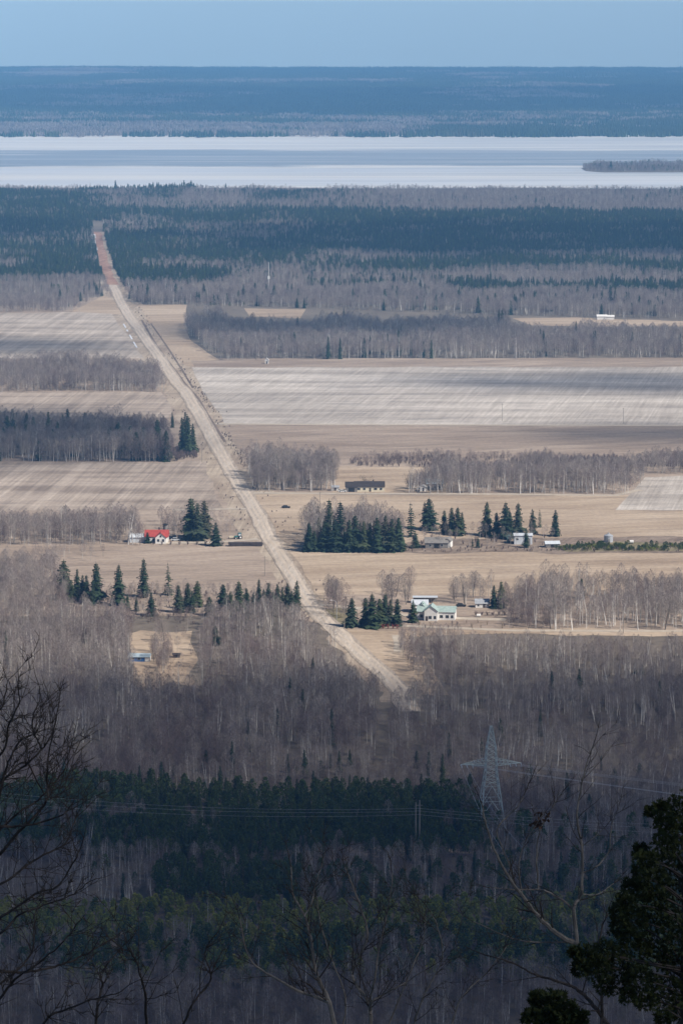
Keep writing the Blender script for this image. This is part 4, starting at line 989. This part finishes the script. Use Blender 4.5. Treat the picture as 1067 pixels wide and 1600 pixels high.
car(447, 794, 'black', 'dark vehicle standing in the tan field right of the road', .1)
car(535, 769, 'white', 'white car parked at the left end of the bungalow', .0)
car(720, 948, 'black', 'dark car parked beside the small white shed', 0)
car(275, 845, 'pale_metal', 'pale car parked right of the red roofed house', .0)
e = empty('propane_tank', gp(747.5, 964.5), 0, 'white propane tank on the lane before the hedge', 'tank')
a = MB(); a.tube([(-.9, 0, .8), (-.8, 0, .8), (.8, 0, .8), (.9, 0, .8)], [.25, .6, .6, .25], 12); a.build('barrel', M['white'], e)
for sx in (-.5, .5): a = MB(); a.box(sx - .1, sx + .1, -.4, .4, 0, .35); a.build('leg', M['grey_board'], e)
# utility poles, street lamp
def upole(px, by, ty, label, cross=True):
    e = empty('utility_pole', gp(px, by), 0, label, 'utility pole', 'wooden poles along the roads')
    h = (by - ty) * mpp(by)
    a = MB(); a.tube([(0, 0, 0), (0, 0, h)], [.16, .11], 7); a.build('pole', M['wood_pole'], e)
    if cross: a = MB(); a.box(-1, 1, -.06, .06, h - .7, h - .56); c_ = a.build('crossarm', M['wood_pole'], e)
    if cross:
        for x in (-.9, 0, .9):
            a = MB(); a.tube([(x, 0, h - .56), (x, 0, h - .35)], .06, 6); a.build('insulator', M['white'], c_)
for x, b_, t_, lb in [(316, 722, 692, 'wooden pole left of the road beside the roadside spruces'), (414, 900, 868, 'wooden pole left of the road above the long spruce row'), (538, 983, 948, 'wooden pole on the small green lawn'), (500, 795, 768, 'wooden pole on the edge of the field left of the spruce clump'), (973, 990, 952, 'wooden pole before the birch wood at right'), (784, 658, 630, 'wooden pole in the bleached field'), (973, 662, 637, 'wooden pole at the foot of the bleached field at right')]: upole(x, b_, t_, lb)
e = empty('street_lamp', gp(526, 968), 0, 'pale street lamp with a curved arm beside the road', 'street lamp')
a = MB(); a.tube([(0, 0, 0), (0, 0, 7.2)], [.12, .09], 7); a.build('pole', M['tin'], e)
a = MB(); a.tube([(0, 0, 7.2), (-.8, 0, 7.8), (-1.9, 0, 8.1)], .07, 6); ar = a.build('arm', M['tin'], e)
a = MB(); a.box(-2.7, -1.85, -.18, .18, 7.98, 8.18); a.build('lamp_head', M['white'], ar)

# ------------------------------------------------------------------ lattice pylon and its wires
PB = gp(766, 1300); k = mpp(1300)
e = empty('transmission_tower', PB, .12, 'tall steel lattice pylon in the shaded woods', 'pylon')
e.scale = (.9, .9, .93)
lev = [(0, 4.6), (5.5, 3.9), (11, 3.2), (16, 2.55), (20.5, 1.95), (24.5, 1.8), (28.5, 1.55), (32, .95), (35.6, .32)]
def corners(z, hw): return [Vector((sx * hw, sy * hw, z)) for sx, sy in ((-1, -1), (1, -1), (1, 1), (-1, 1))]
def strut(mb, a, b_, r=.07): mb.tube([a, b_], r, 4, 0, False)
a = MB()
for i in range(4): a.tube([corners(z, h)[i] for z, h in lev], [.12, .115, .11, .1, .095, .09, .08, .07, .06], 4)
a.build('corner_post', M['steel'], e)
a = MB()
for i in range(len(lev) - 1):
    c0, c1 = corners(*lev[i]), corners(*lev[i + 1])
    for q in range(4):
        r_ = (q + 1) % 4
        if i < 3:
            mid = (c1[q] + c1[r_]) / 2
            strut(a, c0[q], mid); strut(a, c0[r_], mid); strut(a, c1[q], c1[r_])
            strut(a, (c0[q] + c1[q]) / 2, (c0[q] + mid) / 2, .05); strut(a, (c0[r_] + c1[r_]) / 2, (c0[r_] + mid) / 2, .05)
        else:
            hn = 2
            for s_ in range(hn):
                p0, p1 = c0[q].lerp(c1[q], s_ / hn), c0[r_].lerp(c1[r_], s_ / hn); p2, p3 = c0[q].lerp(c1[q], (s_ + 1) / hn), c0[r_].lerp(c1[r_], (s_ + 1) / hn)
                strut(a, p0, p3, .06); strut(a, p1, p2, .06); strut(a, p2, p3, .06)
a.build('bracing', M['steel'], e)
TIPS = {}
for sgn in (-1, 1):
    a = MB(); zt, zb, tip = 24.6, 22.6, Vector((sgn * 10.2, 0, 23.0))
    ch = [[Vector((sgn * 1.8, sy * 1.7, z)) for sy in (-1, 1)] for z in (zb, zt)]
    for lvl in ch:
        for p in lvl: strut(a, p, tip, .09)
    for s_ in range(1, 7):
        f0, f1 = (s_ - 1) / 6.5, s_ / 6.5
        for sy in (0, 1):
            strut(a, ch[0][sy].lerp(tip, f0), ch[1][sy].lerp(tip, f1), .055); strut(a, ch[0][sy].lerp(tip, f1), ch[1][sy].lerp(tip, f1), .05)
            strut(a, ch[0][sy].lerp(tip, f0), ch[0][1 - sy].lerp(tip, f1), .05)
        strut(a, ch[1][0].lerp(tip, f1), ch[1][1].lerp(tip, f1), .05)
    ar = a.build('crossarm', M['steel'], e)
    for q, f in enumerate((.55, .78, 1.0)):
        p = Vector((sgn * 1.8, 0, 22.7)).lerp(tip, f)
        i_ = MB()
        for dy in (-1, 1):
            i_.tube([p, p + Vector((0, dy * 1.9, -.7))], .05, 5)
            for s_ in range(7): c_ = p.lerp(p + Vector((0, dy * 1.9, -.7)), (s_ + 1) / 8); i_.tube([c_, c_ + Vector((0, dy * .12, -.04))], .17, 7)
        i_.build('insulator', M['glass'] if 0 else M['pale_metal'], ar)
        TIPS[(sgn, q)] = PB + Vector((p.x * .9, 0, (p.z - .3) * .93))
def wire(a_, b_, sag, label, r=.05, n_=28, group='power line wires'):
    mb = MB(); pts = [a_.lerp(b_, i / n_) - Vector((0, 0, 4 * sag * (i / n_) * (1 - i / n_))) for i in range(n_ + 1)]
    mb.tube(pts, r, 4)
    o = mb.build('power_line', M['wire']); tag(o, label, 'wire', group)
nmq = ['inner', 'middle', 'outer']
for (sg, q), p in TIPS.items():
    far = Vector((p.x + 330, p.y - 150 + sg * 12, 21.5 + q * .5 + sg * .6))
    wire(p, far, 3.0, '%s conductor from the %s arm of the pylon to the right edge' % (nmq[q], 'left' if sg < 0 else 'right'), .032)
for q in (1, 2):
    p = TIPS[(-1, q)]; wire(p, p + Vector((10 - 5 * (q - 2), -60, -11)), 2.2, '%s drooping wire end below the left arm of the pylon' % nmq[q], .035)
# wooden poles in the clearing
def wpole(px, by, ty, label):
    e = empty('utility_pole', gp(px, by), 0, label, 'utility pole', 'wooden poles by the cleared ground'); h = (by - ty) * mpp(by)
    a = MB(); a.tube([(0, 0, 0), (0, 0, h)], [.24, .17], 8); a.build('pole', M['wood_pole'], e)
    return e, h
e1, h1 = wpole(649, 1328, 1252, 'thinner wooden pole, left of the pair below the pylon'); e2, h2 = wpole(655, 1332, 1248, 'taller pale wooden pole, right of the pair below the pylon')
a = MB(); a.box(-.9, .9, -.3, -.16, h2 - 1.6, h2 - 1.42); ca = a.build('crossarm', M['wood_pole'], e2)
e3, h3 = wpole(486, 1330, 1296, 'short pale pole standing alone on the cleared ground')
for i, dz in enumerate((-2.4, -3.2, -4.3)):
    p = e2.location + Vector((0, -.4, h2 + dz))
    wire(p, p + Vector((-150, 22, 2 - i * .6)), 3.0, '%s wire running left from the wooden pole pair' % ('top', 'middle', 'bottom')[i], .022)
    wire(p, p + Vector((150, -12, -2 - i * .6)), 2.5, '%s wire running right from the wooden pole pair' % ('top', 'middle', 'bottom')[i], .022)

# ------------------------------------------------------------------ foreground trees on the hillside
def grow(mb, p, d, L_, r, depth, rr, upb=.25):
    n_ = max(3, int(L_ / .12)); pts, rad = [p.copy()], [r]
    for i in range(n_):
        d = (d + rv(rr, .20) + Vector((0, 0, upb * .13))).normalized()
        d.y *= .92
        p = p + d * (L_ / n_); pts.append(p.copy()); rad.append(r * (1 - .72 * (i + 1) / n_))
    mb.tube(pts, rad, 4, 0, False)
    if depth > 0:
        nb = int(2 + L_ * 3.0)
        for i in range(nb):
            s = rr.uniform(.2, .97); j = min(n_ - 1, int(s * n_)); q = pts[j]
            t_ = (pts[j + 1] - pts[j]).normalized(); sd = t_.cross(rv(rr)).normalized()
            nd = (t_ * .75 + sd * rr.uniform(.5, .95)).normalized()
            grow(mb, q, nd, L_ * rr.uniform(.28, .55), max(.0032, rad[j] * .55), depth - 1, rr, upb)
def limb_tree(label, D, limbs, mtk, mtw, seed, root_px, dens=1.0, depth=2, drift=1.2, twig_len=.9, extra=None):
    rr = random.Random(seed)
    r0 = at_dist(root_px[0], root_px[1], D); gz = hill_z(r0.x, r0.y) - .3
    e = empty('bare_tree', (r0.x, r0.y, gz), 0, label, 'bare tree'); off = Vector((r0.x, r0.y, gz))
    tk, tw = MB(), MB()
    tk.tube([Vector((0, 0, 0)), Vector((.1, 0, (r0.z - gz) * .5)), r0 - off], [.16, .12, root_px[2]], 8)
    e_tr = tk.build('trunk', M[mtk], e)
    first = True
    for (pts, ra, rb) in limbs:
        dd = rr.uniform(-drift, drift) * .5
        q = smooth([(x, y, 0) for x, y in pts], 5)
        n_ = len(q); P3 = [at_dist(x, y, D + dd * i / n_ + .04 * math.sin(i * .9)) - off for i, (x, y, _) in enumerate(q)]
        P3 = [p + rv(rr, .006) for p in P3]
        rad = [ra + (rb - ra) * i / (n_ - 1) for i in range(n_)]
        lm = MB(); lm.tube(P3, rad, 6); lm.build('limb', M[mtk], e)
        tot = sum((P3[i + 1] - P3[i]).length for i in range(n_ - 1))
        nb = int(tot * 4.5 * dens) + 1
        for _ in range(nb):
            j = int(rr.uniform(.12, .98) * (n_ - 1)); t_ = (P3[min(j + 1, n_ - 1)] - P3[max(j - 1, 0)]).normalized()
            sd = t_.cross(rv(rr)).normalized(); nd = (t_ * .8 + sd * .8 + Vector((0, 0, .25))).normalized()
            grow(tw, P3[j], nd, twig_len * rr.uniform(.35, 1.1), max(.004, rad[j] * .4), depth - 1, rr)
        grow(tw, P3[-1], (P3[-1] - P3[-2]).normalized(), twig_len * .6, rb, depth - 1, rr)
    tw.build('twigs', M[mtw], e)
    if extra: extra(e, off)
    return e
def leaf_ball(mb, c, r, n_, rr, s=.035):
    for _ in range(n_):
        p = c + rv(rr, 1).normalized() * r * rr.random() ** .5; d = rv(rr, 1).normalized(); sd = d.cross(rv(rr)).normalized() * s * .5
        mb.add([p - sd, p + sd, p + sd * .6 + d * s, p - sd * .6 + d * s], [(0, 1, 2, 3)])
def dead_leaves(e, off):
    mb = MB(); rr = random.Random(4)
    for (x, y, r) in ((845, 1283, .12), (850, 1276, .07), (838, 1290, .06)): leaf_ball(mb, at_dist(x, y, 45) - off, r * 1.3, 18, rr, .045)
    mb.build('leaf_cluster', M['dead_leaf'], e)
limb_tree('bare pale limbed tree left of the dark cedar', 45, [
    ([(901, 1474), (879, 1465), (854, 1445), (834, 1425), (816, 1400), (804, 1385), (786, 1357), (769, 1320), (758, 1285), (752, 1255)], .040, .008),
    ([(901, 1474), (896, 1420), (906, 1400), (909, 1370), (908, 1322), (901, 1280), (905, 1245), (914, 1200), (926, 1165)], .030, .007),
    ([(898, 1424), (880, 1408), (859, 1395), (841, 1390), (800, 1390), (764, 1387)], .019, .006),
    ([(841, 1390), (838, 1350), (840, 1312), (849, 1285), (866, 1255), (879, 1236)], .014, .005),
    ([(905, 1365), (930, 1355), (950, 1330), (955, 1290), (966, 1260)], .014, .005),
    ([(908, 1322), (922, 1312), (945, 1293)], .012, .005),
    ([(909, 1397), (934, 1397), (964, 1375)], .011, .005),
    ([(902, 1473), (870, 1472), (834, 1472), (808, 1468), (784, 1460), (739, 1440)], .016, .005),
    ([(804, 1385), (795, 1350), (776, 1300), (790, 1278), (812, 1255), (825, 1225)], .014, .006),
    ([(816, 1400), (810, 1360), (818, 1320), (850, 1270)], .012, .005)], 'bark_grey', 'bark_near', 21, (905, 1600, .07), 1.0, 2, 1.5, .7, dead_leaves)
limb_tree('dark thin bare branch arching below the pale limbed tree', 38, [
    ([(950, 1602), (929, 1575), (912, 1555), (894, 1542), (860, 1530), (834, 1522), (800, 1505), (759, 1492)], .028, .008),
    ([(938, 1610), (940, 1560), (931, 1500), (940, 1450), (948, 1428)], .022, .006)], 'bark_near', 'bark_near', 22, (965, 1640, .05), 1.2, 2, 1, .6)
limb_tree('bare forked tree with pale bark at the bottom centre', 42, [
    ([(525, 1612), (515, 1567), (500, 1535), (492, 1510), (485, 1465), (475, 1430), (457, 1395), (455, 1355)], .034, .009),
    ([(515, 1566), (490, 1557), (470, 1550), (425, 1525), (395, 1505), (382, 1475), (375, 1435)], .026, .007),
    ([(475, 1432), (487, 1410), (494, 1380), (503, 1350), (508, 1330)], .012, .005),
    ([(532, 1620), (540, 1560), (515, 1490), (500, 1440), (495, 1400)], .014, .006)], 'bark_grey', 'bark_near', 23, (532, 1650, .06), 1.8, 3, 1.5, .8)
limb_tree('bare tree of upright pale stems right of the bottom centre', 44, [
    ([(579, 1612), (576, 1567), (554, 1535), (551, 1512), (574, 1465), (564, 1420), (549, 1380), (540, 1355)], .030, .008),
    ([(578, 1585), (581, 1565), (606, 1550), (634, 1535), (664, 1515)], .020, .006),
    ([(576, 1568), (585, 1530), (592, 1480), (604, 1430), (612, 1380), (610, 1345)], .018, .006),
    ([(600, 1620), (640, 1520), (660, 1470), (665, 1430)], .014, .005),
    ([(640, 1620), (660, 1560), (690, 1500), (684, 1450), (672, 1425)], .014, .006),
    ([(700, 1620), (720, 1560), (760, 1520), (790, 1480)], .014, .006)], 'bark_grey', 'bark_near', 24, (584, 1650, .06), 1.7, 3, 1.5, .8)
limb_tree('dark twiggy bare tree at the left edge', 30, [
    ([(-30, 1360), (5, 1330), (30, 1300), (62, 1268), (75, 1245), (74, 1210), (78, 1175), (90, 1112)], .018, .005),
    ([(-30, 1290), (0, 1292), (30, 1291), (65, 1285), (100, 1272), (112, 1257)], .016, .005),
    ([(-20, 1240), (10, 1215), (40, 1195), (65, 1172), (80, 1150), (90, 1112)], .014, .005),
    ([(66, 1170), (54, 1145), (52, 1120), (62, 1095), (62, 1070)], .010, .004),
    ([(-30, 1460), (0, 1435), (30, 1415), (60, 1395), (90, 1385), (115, 1350), (128, 1322)], .016, .005),
    ([(-30, 1200), (5, 1175), (15, 1130), (30, 1100), (28, 1070)], .014, .005),
    ([(-40, 1330), (-5, 1260), (10, 1200), (30, 1160), (42, 1150)], .014, .005),
    ([(-30, 1230), (0, 1225), (40, 1190), (70, 1240), (98, 1240), (105, 1200)], .010, .004),
    ([(-30, 1400), (20, 1370), (60, 1340), (100, 1320), (115, 1290), (122, 1270)], .013, .005),
    ([(-25, 1320), (30, 1270), (60, 1250), (85, 1225), (105, 1195), (106, 1170)], .012, .004),
    ([(-30, 1120), (0, 1110), (10, 1080), (12, 1060)], .010, .004)], 'bark_near', 'bark_near', 25, (-60, 1600, .09), 2.3, 3, 2.2, .55)
limb_tree('low dark bare tree in the bottom left corner', 27, [
    ([(-30, 1520), (0, 1518), (40, 1519), (80, 1512), (110, 1502), (140, 1488), (168, 1470)], .017, .005),
    ([(-30, 1600), (0, 1560), (30, 1525), (60, 1505), (100, 1470), (125, 1440)], .014, .005),
    ([(-20, 1470), (10, 1452), (30, 1430), (60, 1418), (110, 1400), (140, 1378)], .013, .004),
    ([(150, 1620), (152, 1575), (160, 1540), (158, 1520), (175, 1500), (190, 1480)], .014, .005),
    ([(228, 1620), (228, 1560), (222, 1530), (212, 1500), (200, 1480)], .014, .005),
    ([(60, 1620), (75, 1590), (110, 1575), (150, 1560), (190, 1550)], .013, .005),
    ([(-30, 1560), (10, 1530), (50, 1490), (55, 1430), (70, 1400)], .012, .004),
    ([(280, 1620), (300, 1570), (330, 1530), (320, 1490), (345, 1450)], .011, .004)], 'bark_near', 'bark_near', 26, (-50, 1660, .09), 1.9, 3, 2.2, .5)
# dark cedar in the lower right corner
rr = random.Random(77); CD = 32
base = at_dist(1075, 1600, CD); gz = hill_z(base.x, base.y) - .3
ce = empty('cedar_tree', (base.x, base.y, gz), 0, 'dark dense cedar filling the lower right corner', 'cedar tree'); off = Vector((base.x, base.y, gz))
top = at_dist(1072, 1225, CD) - off
a = MB(); a.tube([(0, 0, 0), (.05, 0, top.z * .6), top], [.22, .15, .03], 9); a.build('trunk', M['bark_near'], ce)
CL = [(1062, 1262, 22), (1040, 1285, 20), (1058, 1300, 28), (1030, 1262, 10), (1040, 1320, 22), (1015, 1268, 7), (1050, 1350, 30), (1010, 1345, 18), (1000, 1330, 12), (1020, 1375, 26), (1000, 1365, 14), (985, 1385, 14), (1055, 1400, 36), (1018, 1410, 28), (1000, 1395, 16), (975, 1410, 15), (965, 1428, 14), (990, 1435, 22), (1030, 1450, 34), (1060, 1460, 30), (970, 1450, 18), (985, 1475, 26), (1020, 1495, 32), (1060, 1510, 34), (945, 1490, 24), (915, 1495, 20), (898, 1490, 10), (930, 1510, 22), (965, 1520, 26), (1000, 1530, 26), (1040, 1550, 30), (905, 1515, 14), (945, 1540, 16), (1065, 1580, 26), (1010, 1565, 16), (1035, 1592, 14), (980, 1555, 14)]
CL2 = [(850, 1575, 20), (838, 1560, 12), (865, 1565, 18), (885, 1580, 18), (905, 1590, 14), (830, 1590, 14), (860, 1600, 24), (895, 1605, 18)]
def cedar_clump(parent, x, y, r, dist, org, mt='cedar'):
    mb = MB(); s = dist / F; c_ = at_dist(x, y, dist) - org; Rr = r * s
    ax = (c_ - Vector((top.x, top.y, c_.z - .2))).normalized() if parent is ce else Vector((0, 0, 1))
    for _ in range(int(50 + r * 12)):
        o_ = rv(rr, 1); o_ = o_.normalized() * rr.random() ** .4
        o_ = Vector((o_.x, o_.y * 1.1, o_.z * .9)) * Rr * (1 + .35 * math.sin(o_.x * 9 + x) * math.cos(o_.z * 8 + y))
        p = c_ + o_; d = (o_.normalized() * .8 + rv(rr, .5) + Vector((0, 0, .35))).normalized(); sd = d.cross(rv(rr)).normalized()
        L_ = rr.uniform(.022, .058)
        for q in (-1, 0, 1):
            d2 = (d + sd * q * .6).normalized(); mb.add([p, p + d2 * L_ * .5 + sd * .009, p + d2 * L_, p + d2 * L_ * .5 - sd * .009], [(0, 1, 2, 3)])
    return mb
for i, (x, y, r) in enumerate(CL):
    dist = CD - rr.uniform(-.5, .9) * .8
    o = cedar_clump(ce, x, y, r, dist, off).build('foliage_clump', M['cedar'], ce)
    br = MB(); c_ = at_dist(x, y, dist) - off; br.tube([Vector((top.x * .9, 0, c_.z - .35)), c_ * .5 + Vector((top.x * .45, 0, (c_.z - .3) * .5)) , c_], [.012, .009, .004], 4); br.build('branch', M['bark_near'], o)
b2 = at_dist(865, 1640, 26); g2 = hill_z(b2.x, b2.y) - .3
c2 = empty('cedar_tree', (b2.x, b2.y, g2), 0, 'small dark cedar crown at the bottom left of the big cedar', 'cedar tree'); o2 = Vector((b2.x, b2.y, g2))
a = MB(); a.tube([(0, 0, 0), at_dist(862, 1590, 26) - o2], [.09, .03], 7); a.build('trunk', M['bark_near'], c2)
for (x, y, r) in CL2: cedar_clump(c2, x, y, r, 26 + rr.uniform(-.2, .2), o2).build('foliage_clump', M['cedar'], c2)

# ------------------------------------------------------------------ air
hz = MB(); hz.box(-9200, 9200, -3200, YE + 400, -4, 256)
hm = bpy.data.materials.new('haze'); hm.use_nodes = True; ht = hm.node_tree; ht.nodes.clear()
out = ht.nodes.new('ShaderNodeOutputMaterial'); pv = ht.nodes.new('ShaderNodeVolumePrincipled')
pv.inputs['Color'].default_value = (*HAZE_COLOR, 1); pv.inputs['Density'].default_value = HAZE_DENSITY; pv.inputs['Anisotropy'].default_value = -0.3
ht.links.new(pv.outputs[0], out.inputs['Volume'])
tag(hz.build('haze', hm), 'thin blue haze over the whole plain', None, None, 'stuff')
